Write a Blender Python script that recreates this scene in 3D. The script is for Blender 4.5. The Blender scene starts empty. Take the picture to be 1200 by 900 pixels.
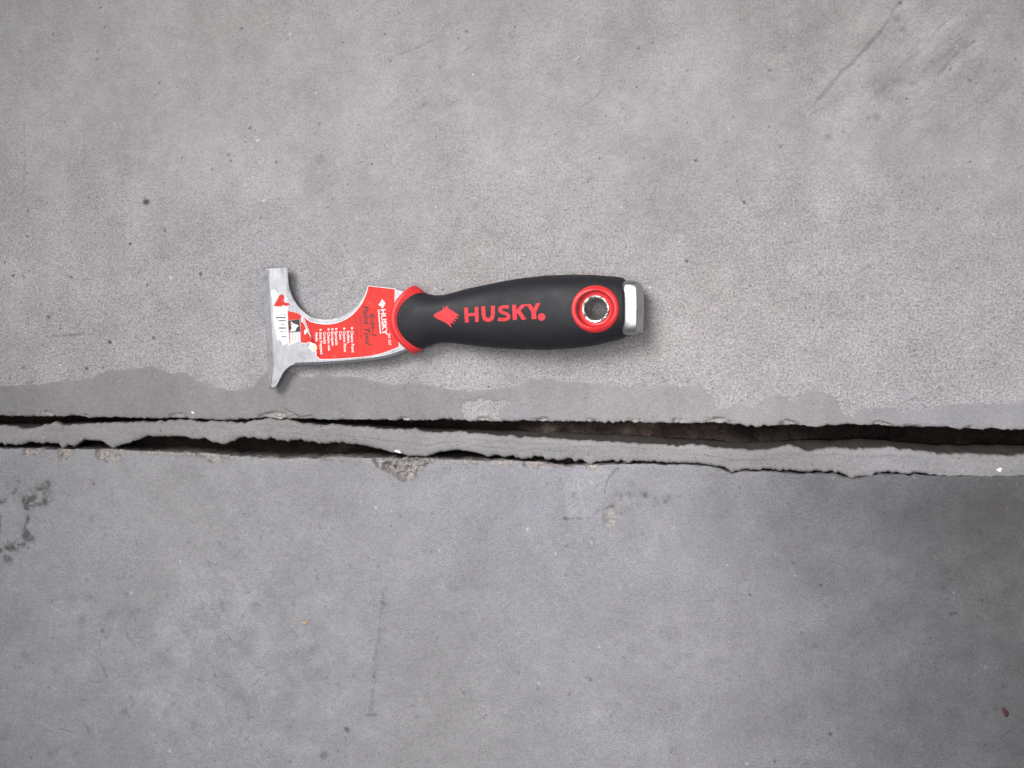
import bpy, bmesh, math, random
import numpy as np
from mathutils import Vector, Matrix

# ------------------------------------------------------------------ camera
sc = bpy.context.scene
C = sc.collection
CAM = np.array([0.114, 0.023, 0.600])           # hand-held above the floor, a little to the right
TANH = 0.4486                                    # half the horizontal field
fwd = -CAM / np.linalg.norm(CAM)
rgt = np.cross(fwd, [0, 1, 0]); rgt /= np.linalg.norm(rgt)
upv = np.cross(rgt, fwd)
cd = bpy.data.cameras.new('camera'); cam = bpy.data.objects.new('camera', cd); C.objects.link(cam)
m = Matrix.Identity(4)
for i in range(3):
    m[i][0], m[i][1], m[i][2], m[i][3] = rgt[i], upv[i], -fwd[i], CAM[i]
cam.matrix_world = m
cd.sensor_width = 36; cd.lens = 18 / TANH; cd.clip_start = 0.01; cd.clip_end = 50
sc.camera = cam

# ------------------------------------------------------------------ light
w = bpy.data.worlds.new('World'); sc.world = w; w.use_nodes = True
bg = w.node_tree.nodes['Background']
bg.inputs[0].default_value = (0.93, 0.96, 1.0, 1); bg.inputs[1].default_value = 0.21

def area(name, loc, size, power, col, aim=(0, 0, 0)):
    ld = bpy.data.lights.new(name, 'AREA'); ld.shape = 'RECTANGLE'; ld.size, ld.size_y = size
    ld.energy = power; ld.color = col
    o = bpy.data.objects.new(name, ld); C.objects.link(o); o.location = loc
    o.rotation_euler = (Vector(aim) - Vector(loc)).to_track_quat('-Z', 'Y').to_euler()
    return o
area('added_top_light', (0.04, 0.05, 0.92), (0.44, 0.40), 3.2, (1.0, 0.985, 0.98), (0.03, 0.05, 0))  # added unseen light for the cap's highlight and overall brightness
def spot(name, loc, aim, power, angle, radius, col):
    ld = bpy.data.lights.new(name, 'SPOT'); ld.energy = power; ld.spot_size = math.radians(angle); ld.spot_blend = 1.0
    ld.shadow_soft_size = radius; ld.color = col
    o = bpy.data.objects.new(name, ld); C.objects.link(o); o.location = loc
    o.rotation_euler = (Vector(aim) - Vector(loc)).to_track_quat('-Z', 'Y').to_euler()
spot('added_pool_light', (-0.34, 0.50, 1.05), (0.05, -0.04, 0), 128.0, 35, 0.40, (1.0, 0.975, 0.98))  # added unseen spot; its soft cone imitates lens falloff

sc.view_settings.view_transform = 'Standard'; sc.view_settings.look = 'None'
sc.view_settings.gamma = 1; sc.view_settings.exposure = 0.09; sc.view_settings.use_curve_mapping = False

# ------------------------------------------------------------------ helpers
def P(px, py, z=0.0):
    """photograph pixel -> point of the floor (or of the plane at height z)"""
    px = np.asarray(px, float); py = np.asarray(py, float); z = np.asarray(z, float)
    u = (px - 600) / 600 * TANH; v = (450 - py) / 600 * TANH
    d = fwd[None] + u.reshape(-1, 1) * rgt + v.reshape(-1, 1) * upv
    t = (z.reshape(-1) - CAM[2]) / d[:, 2]
    return CAM + d * t[:, None]

def toPX(X, Y, Z=0.0):
    d = np.stack([X - CAM[0], Y - CAM[1], np.zeros_like(X) + Z - CAM[2]], -1)
    f = d @ fwd
    return 600 + (d @ rgt) / f / TANH * 600, 450 - (d @ upv) / f / TANH * 600

def hash2(ix, iy, seed):
    h = (ix.astype(np.int64) * 374761393 + iy.astype(np.int64) * 668265263 + seed * 982451653) & 0xffffffff
    h = ((h ^ (h >> 13)) * 1274126177) & 0xffffffff
    h = ((h ^ (h >> 16)) * 2246822519) & 0xffffffff
    return ((h ^ (h >> 15)) & 0xffffff) / float(0xffffff)

def vn(x, y, size, seed=0):
    """value noise in -1..1, features of about `size`"""
    x = x / size; y = y / size
    ix = np.floor(x); iy = np.floor(y); fx = x - ix; fy = y - iy
    fx = fx * fx * (3 - 2 * fx); fy = fy * fy * (3 - 2 * fy)
    a = hash2(ix, iy, seed); b = hash2(ix + 1, iy, seed); c = hash2(ix, iy + 1, seed); d = hash2(ix + 1, iy + 1, seed)
    return ((a + (b - a) * fx) * (1 - fy) + (c + (d - c) * fx) * fy) * 2 - 1

def fbm(x, y, size, oct=4, seed=0, gain=0.5):
    r = 0; g = 1; t = 0
    for k in range(oct):
        r = r + g * vn(x, y, size / 2 ** k, seed + 17 * k); t += g; g *= gain
        x, y = 0.788 * x - 0.616 * y, 0.616 * x + 0.788 * y
    return r / t

def ss(a, b, x):
    t = np.clip((x - a) / (b - a), 0, 1); return t * t * (3 - 2 * t)

def segd(X, Y, pts, closed=False):
    """distance to a polyline"""
    d = np.full(X.shape, 1e9); pts = list(pts)
    if closed: pts = pts + [pts[0]]
    for (x0, y0), (x1, y1) in zip(pts[:-1], pts[1:]):
        dx, dy = x1 - x0, y1 - y0; L = dx * dx + dy * dy + 1e-12
        t = np.clip(((X - x0) * dx + (Y - y0) * dy) / L, 0, 1)
        d = np.minimum(d, np.hypot(X - x0 - t * dx, Y - y0 - t * dy))
    return d

def inpoly(X, Y, pts):
    r = np.zeros(X.shape, bool); n = len(pts)
    for i in range(n):
        x0, y0 = pts[i]; x1, y1 = pts[(i + 1) % n]
        if y0 == y1: continue
        c = ((y0 > Y) != (y1 > Y)) & (X < (x1 - x0) * (Y - y0) / (y1 - y0) + x0)
        r ^= c
    return r

def sdist(X, Y, pts):
    """inside distance, positive inside"""
    d = segd(X, Y, pts, True); return np.where(inpoly(X, Y, pts), d, -d)

def link(name, me, mat, parent=None, **props):
    o = bpy.data.objects.new(name, me); C.objects.link(o)
    if mat: me.materials.append(mat)
    if parent: o.parent = parent
    for k, v in props.items(): o[k] = v
    return o

def gridmesh(name, V, nr, nc, smooth=True, closed=False):
    """V: (nr*nc,3) row-major"""
    me = bpy.data.meshes.new(name)
    i = np.arange(nr - 1)[:, None]; j = np.arange(nc if closed else nc - 1)[None]
    a = i * nc + j; b = i * nc + (j + 1) % nc
    F = np.stack([a, b, b + nc, a + nc], -1).reshape(-1, 4)
    me.vertices.add(len(V)); me.vertices.foreach_set('co', V.astype(np.float32).ravel())
    me.loops.add(F.size); me.loops.foreach_set('vertex_index', F.astype(np.int32).ravel())
    me.polygons.add(len(F)); me.polygons.foreach_set('loop_start', np.arange(0, F.size, 4, dtype=np.int32))
    me.polygons.foreach_set('use_smooth', np.full(len(F), smooth))
    me.update(calc_edges=True)
    return me

def attr(me, name, arr):
    a = me.attributes.new(name, 'FLOAT', 'POINT'); a.data.foreach_set('value', arr.astype(np.float32).ravel())

# ------------------------------------------------------------------ materials
class NT:
    def __init__(s, name):
        s.mat = bpy.data.materials.new(name); s.mat.use_nodes = True; s.t = s.mat.node_tree
        s.b = s.t.nodes['Principled BSDF']; s.tc = s.t.nodes.new('ShaderNodeTexCoord')
    def n(s, typ, **kw):
        x = s.t.nodes.new(typ)
        for k, v in kw.items():
            if k.startswith('i_'): x.inputs[k[2:].replace('_', ' ')].default_value = v
            else: setattr(x, k, v)
        return x
    def l(s, a, b): s.t.links.new(a, b)
    def noise(s, scale, detail=3, rough=0.55, vec=None, stretch=None):
        x = s.n('ShaderNodeTexNoise'); x.inputs['Scale'].default_value = scale
        x.inputs['Detail'].default_value = detail; x.inputs['Roughness'].default_value = rough
        src = vec or s.tc.outputs['Object']
        if stretch:
            mp = s.n('ShaderNodeMapping'); mp.inputs['Scale'].default_value = stretch

            s.l(src, mp.inputs[0]); src = mp.outputs[0]
        s.l(src, x.inputs['Vector']); return x.outputs['Fac']
    def ramp(s, fac, stops):
        r = s.n('ShaderNodeValToRGB'); e = r.color_ramp.elements
        while len(e) < len(stops): e.new(0.5)
        for k, (p, c) in enumerate(stops):
            e[k].position = p; e[k].color = (c, c, c, 1) if not hasattr(c, '__len__') else (*c, 1)
        s.l(fac, r.inputs[0]); return r.outputs[0]
    def mix(s, fac, a, b, mode='MIX'):
        x = s.n('ShaderNodeMix', data_type='RGBA', blend_type=mode)
        for v, sock in ((fac, x.inputs[0]), (a, x.inputs[6]), (b, x.inputs[7])):
            if hasattr(v, 'links') or hasattr(v, 'is_linked'): s.l(v, sock)
            elif hasattr(v, '__len__'): sock.default_value = (*v, 1)
            else: sock.default_value = v
        return x.outputs[2]
    def at(s, name):
        x = s.n('ShaderNodeAttribute', attribute_name=name); return x.outputs['Fac']
    def mul(s, a, b, op='MULTIPLY'):
        x = s.n('ShaderNodeMath', operation=op)
        for v, sock in ((a, x.inputs[0]), (b, x.inputs[1])):
            if hasattr(v, 'is_linked'): s.l(v, sock)
            else: sock.default_value = v
        return x.outputs[0]
    def bump(s, h, dist, strength=1.0):
        x = s.n('ShaderNodeBump'); x.inputs['Distance'].default_value = dist; x.inputs['Strength'].default_value = strength
        s.l(h, x.inputs['Height']); s.l(x.outputs[0], s.b.inputs['Normal'])
    def out(s, col=None, rough=None, metal=None, spec=None):
        for v, k in ((col, 'Base Color'), (rough, 'Roughness'), (metal, 'Metallic'), (spec, 'Specular IOR Level')):
            if v is None: continue
            if hasattr(v, 'is_linked'): s.l(v, s.b.inputs[k])
            elif hasattr(v, '__len__'): s.b.inputs[k].default_value = (*v, 1)
            else: s.b.inputs[k].default_value = v
        return s.mat

def concrete(name, c_lo, c_hi, chipc, grain=0.5, bumpd=0.00022, fine=1300):
    t = NT(name)
    big = t.noise(14, 4, 0.6)
    col = t.mix(t.ramp(big, [(0.3, 0.0), (0.7, 1.0)]), c_lo, c_hi)
    g1 = t.noise(fine, 2, 0.6)                                   # sand grains
    gr = t.at('grit')
    col = t.mix(t.mul(gr, grain), col, t.ramp(g1, [(0.28, 0.45), (0.5, 1.0), (0.74, 1.5)]), 'MULTIPLY')
    g2 = t.noise(420, 3, 0.65)
    col = t.mix(t.mul(gr, grain * 0.8), col, t.ramp(g2, [(0.3, 0.72), (0.5, 1.0), (0.7, 1.16)]), 'MULTIPLY')
    hue = t.noise(700, 1)                                        # warm and cool sand
    col = t.mix(0.6, col, t.ramp(hue, [(0.3, (0.97, 0.99, 1.04)), (0.7, (1.04, 1.0, 0.96))]), 'MULTIPLY')
    tint = t.noise(7, 3, 0.5)
    col = t.mix(1.0, col, t.ramp(tint, [(0.32, (1.012, 0.997, 0.985)), (0.5, (1.0, 0.995, 1.0)), (0.68, (0.988, 0.992, 1.035))]), 'MULTIPLY')
    tint2 = t.noise(160, 3, 0.6)
    col = t.mix(0.7, col, t.ramp(tint2, [(0.3, (0.97, 1.01, 0.99)), (0.5, (1.0, 1.0, 1.0)), (0.7, (1.03, 0.985, 1.02))]), 'MULTIPLY')
    ch = t.at('chip')
    cn = t.ramp(t.noise(520, 4, 0.7), [(0.33, tuple(c * 0.42 for c in chipc)), (0.5, chipc), (0.68, tuple(min(1, c * 1.4) for c in chipc))])
    col = t.mix(ch, col, cn)
    tone = t.n('ShaderNodeCombineColor'); tv = t.at('tone')
    for k in range(3): t.l(tv, tone.inputs[k])
    col = t.mix(1.0, col, tone.outputs[0], 'MULTIPLY')
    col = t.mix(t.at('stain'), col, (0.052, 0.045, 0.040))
    h = t.mul(t.mul(g1, gr), t.mul(t.noise(300, 4), 0.8), 'ADD')
    t.bump(h, bumpd)
    return t.out(col, 0.82, None, 0.25)

M = {}
M['slab_up'] = concrete('sandy_concrete', (0.318, 0.307, 0.305), (0.372, 0.36, 0.358), (0.40, 0.36, 0.34), 0.85, 0.00030, 950)
M['slab_low'] = concrete('trowelled_concrete', (0.262, 0.262, 0.273), (0.312, 0.311, 0.320), (0.345, 0.315, 0.30), 0.60, 0.00022)
M['film'] = concrete('mortar_skim', (0.222, 0.217, 0.219), (0.268, 0.262, 0.263), (0.36, 0.34, 0.33), 0.35, 0.00010)
M['strip'] = concrete('mortar_filler', (0.235, 0.229, 0.228), (0.30, 0.293, 0.291), (0.24, 0.215, 0.20), 0.42, 0.00018)
M['dirt'] = concrete('crack_dirt', (0.014, 0.011, 0.009), (0.034, 0.024, 0.020), (0.1, 0.08, 0.06), 0.8, 0.0012, 500)

# ------------------------------------------------------------------ curves of the crack, traced on the floor
E1 = [(-120,486),(0,486.5),(17,487.5),(30,487),(50,487),(67,487.5),(100,488.7),(150,489),(200,489.7),(220,490),(250,491.5),(275,491.7),(290,491),(307,488.7),(327,491),(337,489.6),(347,491),(367,491),(400,491.6),(467,492),(500,492.5),(517,491.7),(533,491.7),(567,493.3),(600,493.7),(633,493.7),(667,494.7),(707,494.7),(750,495.3),(800,495.4),(850,495.8),(863,497.5),(892,499.7),(917,497.5),(937,497.5),(957,500.3),(970,498),(1000,497.5),(1017,498.3),(1030,497.5),(1042,499),(1083,500),(1117,501.3),(1145,503),(1167,502),(1200,503),(1320,505)]
E2 = [(-120,499),(0,498.5),(13,500),(22,502.5),(33,502.5),(55,496.7),(63,493.5),(72,498.3),(100,496.7),(133,495.8),(167,494.2),(200,493.3),(217,491.6),(230,492.5),(250,493.8),(270,494.2),(283,495),(293,493),(310,490.3),(323,492.9),(335,491),(347,495),(363,496.7),(380,499.2),(387,497.5),(400,499.2),(430,500),(442,502.5),(480,504),(485,501.7),(493,505.8),(507,506.7),(533,506.7),(538,505.3),(550,507.5),(575,510.8),(588,510),(600,511.7),(640,513),(680,517),(717,518),(750,521),(783,521.7),(800,522),(825,521.7),(833,525),(853,526),(883,528),(900,527.5),(917,524),(927,521.7),(937,525),(945,529),(958,528),(975,525),(1000,525),(1010,526),(1033,524.7),(1055,526.7),(1083,529),(1103,532),(1133,532.5),(1163,534),(1200,534),(1320,536)]
E3 = [(-120,521),(0,520.8),(10,522),(20,519.7),(37,519),(50,521),(53,519),(66,519.7),(71,525.3),(77,520.8),(85,524),(92,519),(97,515.3),(117,516.7),(122,520),(130,525.3),(142,521.7),(158,515.8),(170,511.7),(200,511.7),(210,511.3),(225,514.7),(238,514),(247,519),(265,521),(280,513.3),(293,513),(307,515.8),(315,513.7),(333,517.5),(358,516),(378,521),(387,519),(400,518.3),(405,519.5),(420,522),(430,522.5),(450,528),(472,532.5),(478,535.5),(487,534),(498,536.7),(508,531.7),(517,529),(533,528),(545,529),(563,532.5),(573,536),(582,533),(600,536.3),(617,535.3),(637,537.5),(655,540),(667,538),(673,541),(682,539),(688,545),(696,545),(708,539.7),(727,539.7),(737,542.5),(743,540),(767,541),(782,543.3),(800,542.8),(822,543.3),(842,546.6),(858,553.2),(867,550.4),(883,550.4),(917,551.6),(943,554),(950,552.2),(967,554),(975,553.6),(1000,560.4),(1010,559.3),(1033,554.4),(1050,554.1),(1067,556),(1073,554.4),(1092,556.6),(1110,557.6),(1140,558),(1200,557.5),(1320,558)]
E4 = [(-120,526),(0,526),(67,526.7),(133,526.7),(167,529),(200,530),(233,531),(283,535),(333,537.5),(367,537),(400,535.5),(433,537),(493,537.5),(533,539),(567,540),(600,540),(633,542),(650,544.5),(673,545.5),(700,545),(733,543.7),(760,543.8),(782,545.0),(800,544.7),(822,545.4),(842,548.8),(858,555.4),(867,552.6),(883,552.6),(917,553.8),(943,556.2),(950,554.4),(967,556.2),(975,555.8),(1000,562.5),(1010,561.4),(1033,556.4),(1050,556),(1067,557.8),(1073,556.2),(1092,557.6),(1110,557.2),(1140,557.2),(1200,556.7),(1320,557)]
FILM = [(-120,455),(0,452.5),(25,451),(50,450),(70,446),(97,444),(108,441),(125,434),(150,432),(177,428),(192,433),(200,437),(213,435),(225,440),(230,447),(250,452),(267,458),(283,457),(297,452),(303,443),(312,436),(330,432),(345,437),(357,442),(367,442),(375,437),(392,441),(420,442),(442,448),(462,452),(487,449),(507,452),(530,457),(550,459),(567,457),(600,454),(620,445),(642,443),(658,447),(700,447),(717,450),(750,453),(783,451),(800,452),(817,451),(830,456),(835,465),(840,477),(853,477),(862,471),(873,472),(883,477),(888,470),(900,462),(913,459),(923,465),(928,473),(935,465),(945,457),(963,456),(977,462),(983,472),(987,483),(1000,487),(1008,478),(1025,475),(1047,476),(1055,482),(1067,480),(1092,476),(1117,472),(1137,471),(1167,472),(1200,470),(1320,470)]
def curve(E, z=0.0):
    q = P([a for a, b in E], [b for a, b in E], z)
    return lambda x: np.interp(x, q[:, 0], q[:, 1])
e1, e2, e3, e4, efilm = [curve(E) for E in (E1, E2, E3, E4, FILM)]

FINE = 0.00058
xf = np.arange(-0.315, 0.315, FINE)
grow = np.cumsum(0.0012 * 1.13 ** np.arange(28))
XS = np.concatenate([(-0.315 - grow)[::-1], xf, xf[-1] + grow])

def jag(x, seed, amp=0.00035):
    z = np.zeros_like(x)
    teeth = (ss(0.35, 0.8, vn(x, z, 0.007, seed + 21)) - 1.2 * ss(0.45, 0.8, vn(x, z, 0.004, seed + 23))) * ss(-0.1, 0.6, vn(x, z, 0.05, seed + 25))
    return amp * (fbm(x, z, 0.006, 3, seed) + 1.7 * fbm(x, z, 0.0020, 2, seed + 5) + 1.1 * teeth) * (0.55 + 1.0 * np.clip(vn(x, z, 0.03, seed + 9), 0, 1))

rng = np.random.default_rng(7)

class Slab:
    """one floor slab: wall of the joint, broken edge, and top surface as one dense sheet"""
    def __init__(s, edge, sgn, near, seed, amp):
        s.x = XS; s.sgn = sgn; s.seed = seed
        S = np.arange(0, near, FINE); S = np.concatenate([S, S[-1] + grow])
        D = np.array([0.042, 0.034, 0.027, 0.021, 0.016, 0.012, 0.009, 0.0065, 0.0045, 0.003, 0.0018, 0.0009])
        s.nd = len(D); s.S = S
        ye = edge(s.x) + jag(s.x, seed, amp)
        X = np.broadcast_to(s.x, (len(S), len(s.x))).copy()
        sm = np.interp(s.x, s.x, np.convolve(np.pad(ye, 12, 'edge'), np.ones(25) / 25, 'valid'))
        k = np.exp(-S / 0.004)[:, None]
        Y = (ye * k + sm * (1 - k)) + sgn * S[:, None]
        # keep the rows in order even where the smoothed edge lies across the true one
        if sgn > 0: Y = np.maximum.accumulate(Y + 1e-6 * np.arange(len(S))[:, None], 0)
        else: Y = np.minimum.accumulate(Y - 1e-6 * np.arange(len(S))[:, None], 0)
        s.X, s.Y = X, Y
        s.PX, s.PY = toPX(X, Y)
        s.Z = 0.00012 * fbm(X, Y, 0.05, 3, seed + 1) + 0.00005 * fbm(X, Y, 0.004, 3, seed + 2)
        s.Z -= (0.0008 * np.exp(-S / 0.0007))[:, None] * (0.6 + 0.6 * vn(X, Y, 0.004, seed + 3))
        s.tone = np.ones_like(X); s.chip = np.zeros_like(X); s.stain = np.zeros_like(X)
        s.D = D; s.ye = ye; s.grit = np.ones_like(X)
    def win(s, px, py, r):
        q = P([px], [py])[0]; R = r * 0.0006 + 0.001
        j0, j1 = np.searchsorted(s.x, [q[0] - R, q[0] + R])
        jc = min(max((j0 + j1) // 2, 0), len(s.x) - 1)
        col = s.sgn * (s.Y[:, jc] - q[1])
        i0, i1 = np.searchsorted(col, [-R - 0.004, R + 0.004])
        return slice(i0, i1), slice(j0, j1)
    def blob(s, px, py, r, depth=0.0, tone=1.0, soft=0.5, stain=0.0, asp=1.0, ang=0.0):
        w = s.win(px, py, r * max(asp, 1) * 1.5 + 2)
        if s.X[w].size == 0: return
        dx, dy = s.PX[w] - px, s.PY[w] - py
        c, sn = math.cos(ang), math.sin(ang)
        a, b = (dx * c + dy * sn) / asp, -dx * sn + dy * c
        d = np.hypot(a, b) * (1 + 0.25 * vn(s.PX[w], s.PY[w], max(r * 0.7, 1.2), int(px) % 97))
        k = 1 - ss(r * (1 - soft), r * (1 + 0.4 * soft), d)
        s.Z[w] -= depth * k; s.tone[w] *= 1 + (tone - 1) * k; s.stain[w] = np.maximum(s.stain[w], stain * k)
    def line(s, pts, wd, depth=0.0, tone=1.0, broken=0.0, stain=0.0):
        xs = [p[0] for p in pts]; ys = [p[1] for p in pts]
        cx, cy = (min(xs) + max(xs)) / 2, (min(ys) + max(ys)) / 2
        w = s.win(cx, cy, max(max(xs) - min(xs), max(ys) - min(ys)) / 2 + wd * 2 + 6)
        if s.X[w].size == 0: return
        PX = s.PX[w] + 1.2 * fbm(s.PX[w], s.PY[w], 9, 2, 5); PY = s.PY[w] + 1.2 * fbm(s.PX[w], s.PY[w], 9, 2, 8)
        d = segd(PX, PY, pts)
        k = 1 - ss(wd * 0.35, wd * 1.1, d)
        if broken: k = k * ss(-0.5 + broken * 0.5, 0.1 + broken * 0.4, fbm(PX, PY, 7, 3, int(cx)))
        s.Z[w] -= depth * k; s.tone[w] *= 1 + (tone - 1) * k; s.stain[w] = np.maximum(s.stain[w], stain * k)
        if wd > 1.5: s.grit[w] *= 1 - 0.6 * k
    def spall(s, pts, depth, chip=1.0, soft=3.0, seed=0, tone=1.0):
        xs = [p[0] for p in pts]; ys = [p[1] for p in pts]
        m_ = (s.PX > min(xs) - 6) & (s.PX < max(xs) + 6) & (s.PY > min(ys) - 6) & (s.PY < max(ys) + 6)
        PX, PY = s.PX[m_], s.PY[m_]
        d = sdist(PX + 2.2 * fbm(PX, PY, 7, 3, seed), PY + 2.2 * fbm(PX, PY, 7, 3, seed + 3), pts)
        k = ss(-0.3, soft, d); n = fbm(PX, PY, 5, 3, seed + 8)
        s.Z[m_] -= 1.5 * depth * k * (0.75 + 0.6 * n + 0.35 * fbm(PX, PY, 2.4, 2, seed + 9))
        s.chip[m_] = np.maximum(s.chip[m_], chip * ss(-0.4, 1.0, d) * (0.75 + 0.25 * np.sign(n)))
        s.tone[m_] *= 1 + (tone - 1) * ss(-0.3, 1.2, d)
        rim = np.exp(-(d / 1.1) ** 2); s.tone[m_] *= 1 - 0.3 * rim * chip * ss(-0.2, 0.4, n + 0.1)
    def build(s, name, mat, **props):
        D = s.D; n = len(D); nc = len(s.x)
        WX = np.broadcast_to(s.x, (n, nc)); dd = np.broadcast_to(D[:, None], (n, nc))
        rough = 0.0011 * fbm(WX, dd, 0.011, 4, s.seed + 40) * ss(0, 0.004, dd) + 0.0006 * vn(WX, dd, 0.003, s.seed + 41) * ss(0, 0.003, dd)
        WY = s.ye - s.sgn * (0.10 * dd - 0.0004 + 0.0) * 0.5 + s.sgn * (rough - 0.0 * dd)
        WZ = np.minimum(-dd, s.Z[0] - dd * 0.6)
        X = np.vstack([WX, s.X]); Y = np.vstack([WY, s.Y]); Z = np.vstack([WZ, s.Z])
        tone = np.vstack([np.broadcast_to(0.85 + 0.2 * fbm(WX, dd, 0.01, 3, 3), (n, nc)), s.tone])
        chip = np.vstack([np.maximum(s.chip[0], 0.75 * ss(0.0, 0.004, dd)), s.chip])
        stain = np.vstack([0.35 * ss(0.0004, 0.003, dd) + 0.5 * ss(0.002, 0.014, dd), s.stain])  # joint walls darken with depth
        V = np.stack([X, Y, Z], -1).reshape(-1, 3)
        me = gridmesh(name, V, X.shape[0], nc)
        if s.sgn < 0: me.flip_normals()
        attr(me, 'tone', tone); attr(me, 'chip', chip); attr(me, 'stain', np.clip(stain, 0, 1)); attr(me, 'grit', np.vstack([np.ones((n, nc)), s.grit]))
        return link(name, me, mat, kind='structure', **props)

def outline_jitter(n, lo, hi): return rng.uniform(lo, hi, n)

# ------------------------------------------------------------------ upper slab
up = Slab(e1, +1, 0.262, 11, 0.00042)
X, Y, PX, PY = up.X, up.Y, up.PX, up.PY
up.tone *= (1 + 0.06 * fbm(X, Y, 0.07, 4, 61) + 0.12 * fbm(X, Y, 0.018, 5, 62, 0.62) + 0.05 * fbm(X * 2.2, Y * 0.5, 0.03, 3, 63)) * (1 + 0.08 * fbm(X, Y, 0.0032, 3, 64)) * (1 + 0.07 * fbm(X, Y, 0.0075, 3, 65))
scr = np.exp(-(((PX - 1060) / 150) ** 2 + ((PY - 60) / 90) ** 2)); up.tone *= 1 + scr * 0.30 * fbm(PX + PY, PY * 0.55 - PX * 0.2, 26, 4, 66)
up.tone *= 1 + 0.06 * ss(250, 440, PY) * ss(300, 800, PX) - 0.07 * (1 - ss(0, 140, PY))  # pool of light and falloff at the top put into the tone
up.grit = 0.44 + 0.50 * ss(120, 400, PY + 60 * fbm(PX, PY, 120, 3, 68)) + 0.16 * fbm(PX, PY, 60, 3, 69)
# pores: small dirt-filled pits all over, larger ones where the photograph has them
for k in range(1500):
    px, py = rng.uniform(-40, 1240), rng.uniform(-40, 492)
    r = 0.55 + 0.5 * rng.random() ** 2
    dens = 0.45 + 0.55 * (py > 210)
    if rng.random() > dens: continue
    up.blob(px, py, r, 0.00022, rng.uniform(0.35, 0.75), 0.5, 0, rng.uniform(1, 1.8), rng.uniform(0, 3.1))
for k in range(60):
    px, py = rng.uniform(-40, 1240), rng.uniform(-40, 470)
    up.blob(px, py, rng.uniform(0.9, 1.5), 0.0004, rng.uniform(0.3, 0.6), 0.6, 0.15, rng.uniform(1, 1.9), rng.uniform(0, 3.1))
for px, py, r, t in [(114,60,2,.55),(114,69,2,.5),(171,237,3.6,.32),(171,237,6,.8),(293,150,1.6,.4),(235,321,2.2,.4),(229,334,2,.7),(152,286,1.8,.45),(32,277,1.7,.4),(15,323,1.8,.35),(27,323,1.6,.5),(57,372,3.0,.5),(129,401,2.4,.3),(180,396,2.2,.3),(102,432,2.2,.4),(27,431,2.0,.5),(121,431,1.6,.5),(176,382,2.2,.75),(872,237,2.2,.4),(805,306,2.2,.42),(962,319,3.5,.7),(1200,110,2,.7),(192,214,1.6,.6),(83,168,2,.6),(32,203,1.6,.5),(153,286,1.4,.5),(467,15,1.4,.5),(497,122,3.5,.75),(436,192,1.5,.4),(1028,137,6,.76),(1018,138,3,.75),(970,160,4.5,.75),(988,154,2.2,.7),(1137,94,3,.6),(1190,70,2.5,.65),(915,172,2.5,.6),(375,186,8,.90),(377,186,6,.93),(190,290,14,.93),(190,298,10,.94),(70,348,7,.93),(1018,312,4,.8),(1057,225,2,.7),(1051,22,7,.78),(1058,35,5,.8)]:
    up.blob(px, py, r, 0.0003 if t < .6 else 0.00005, t, 0.6, 0.25 if t < .45 else 0)
for px, py, r in [(340,40,1.5),(83,168,1.5),(302,165,1.4),(200,325,2.0),(214,357,1.3),(1176,427,1.8),(554,87,1.4),(661,160,1.2),(729,143,1.2),(705,60,1.2),(728,243,1.2),(511,242,1.2),(370,109,1.2),(309,235,1.5),(796,283,1.4),(510,338,1.3),(762,337,1.6),(797,452,1.5),(920,262,1.3),(1136,207,1.4),(1164,274,1.4),(71,428,1.3)] + [(rng.uniform(0,1200), rng.uniform(0,480), rng.uniform(.5,.85)) for _ in range(80)]:
    up.blob(px, py, r, -0.0001, 1.75, 0.5)  # white specks: tiny glints painted as lighter tone
# scratches and scuffs
up.line([(960,116),(985,87),(1012,60),(1032,38)], 3.0, 0.0002, 0.76)
up.line([(946,132),(962,114)], 1.3, 0.0001, 0.85, 0.4)
up.line([(1032,38),(1046,14),(1060,-4)], 2.4, 0.0001, 0.78, 0.1)
up.line([(1028,110),(1042,99),(1054,93)], 4.0, 0.0001, 0.80, 0.2)
up.line([(1070,98),(1082,82),(1092,74)], 4.5, 0.0001, 0.78, 0.15)
up.line([(1100,86),(1118,66),(1142,48)], 2.6, 0.0001, 0.80, 0.2)
up.line([(964,16),(976,27),(980,30)], 1.6, 0.0001, 0.8, 0.2)
up.line([(868,24),(878,18),(890,16)], 1.2, 0.0001, 0.84, 0.3)
up.line([(461,66),(490,55),(517,43)], 1.3, 0.0001, 0.78, 0.25)
up.line([(556,62),(570,58),(584,57)], 1.1, 0.0001, 0.82, 0.3)
up.line([(677,129),(697,115),(712,100)], 1.2, 0.0001, 0.78, 0.3)
up.line([(650,103),(675,75),(700,38)], 1.1, 0.0001, 0.86, 0.6)
up.line([(673,72),(679,66)], 0.9, 0, 1.4); up.line([(690,53),(695,46)], 0.9, 0, 1.4)
up.line([(28,145),(29,190),(28,236)], 1.6, 0.0001, 0.82, 0.35)
up.line([(62,394),(82,394),(98,391)], 2.2, 0.00012, 0.74, 0.1); up.line([(55,394.5),(112,391)], 1.1, 0.0001, 0.82, 0.3)
up.line([(898,251),(906,244),(912,239)], 1.2, 0.0001, 0.8, 0.3); up.line([(1020,354),(1034,342),(1046,336)], 1.1, 0.0001, 0.83, 0.4)
up.line([(441,160),(476,163),(500,147)], 0.9, 0.00005, 0.86, 0.6); up.line([(440,18),(450,25),(458,27)], 1.1, 0.0001, 0.82, 0.3)
for k in range(70):
    px, py, a, L = rng.uniform(380, 1230), rng.uniform(-20, 330), rng.uniform(-1.2, -0.4), rng.uniform(5, 26)
    up.line([(px, py), (px + L * math.cos(a), py + L * math.sin(a))], rng.uniform(0.6, 1.3), 0.00006, rng.uniform(0.7, 0.9), 0.45)
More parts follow.
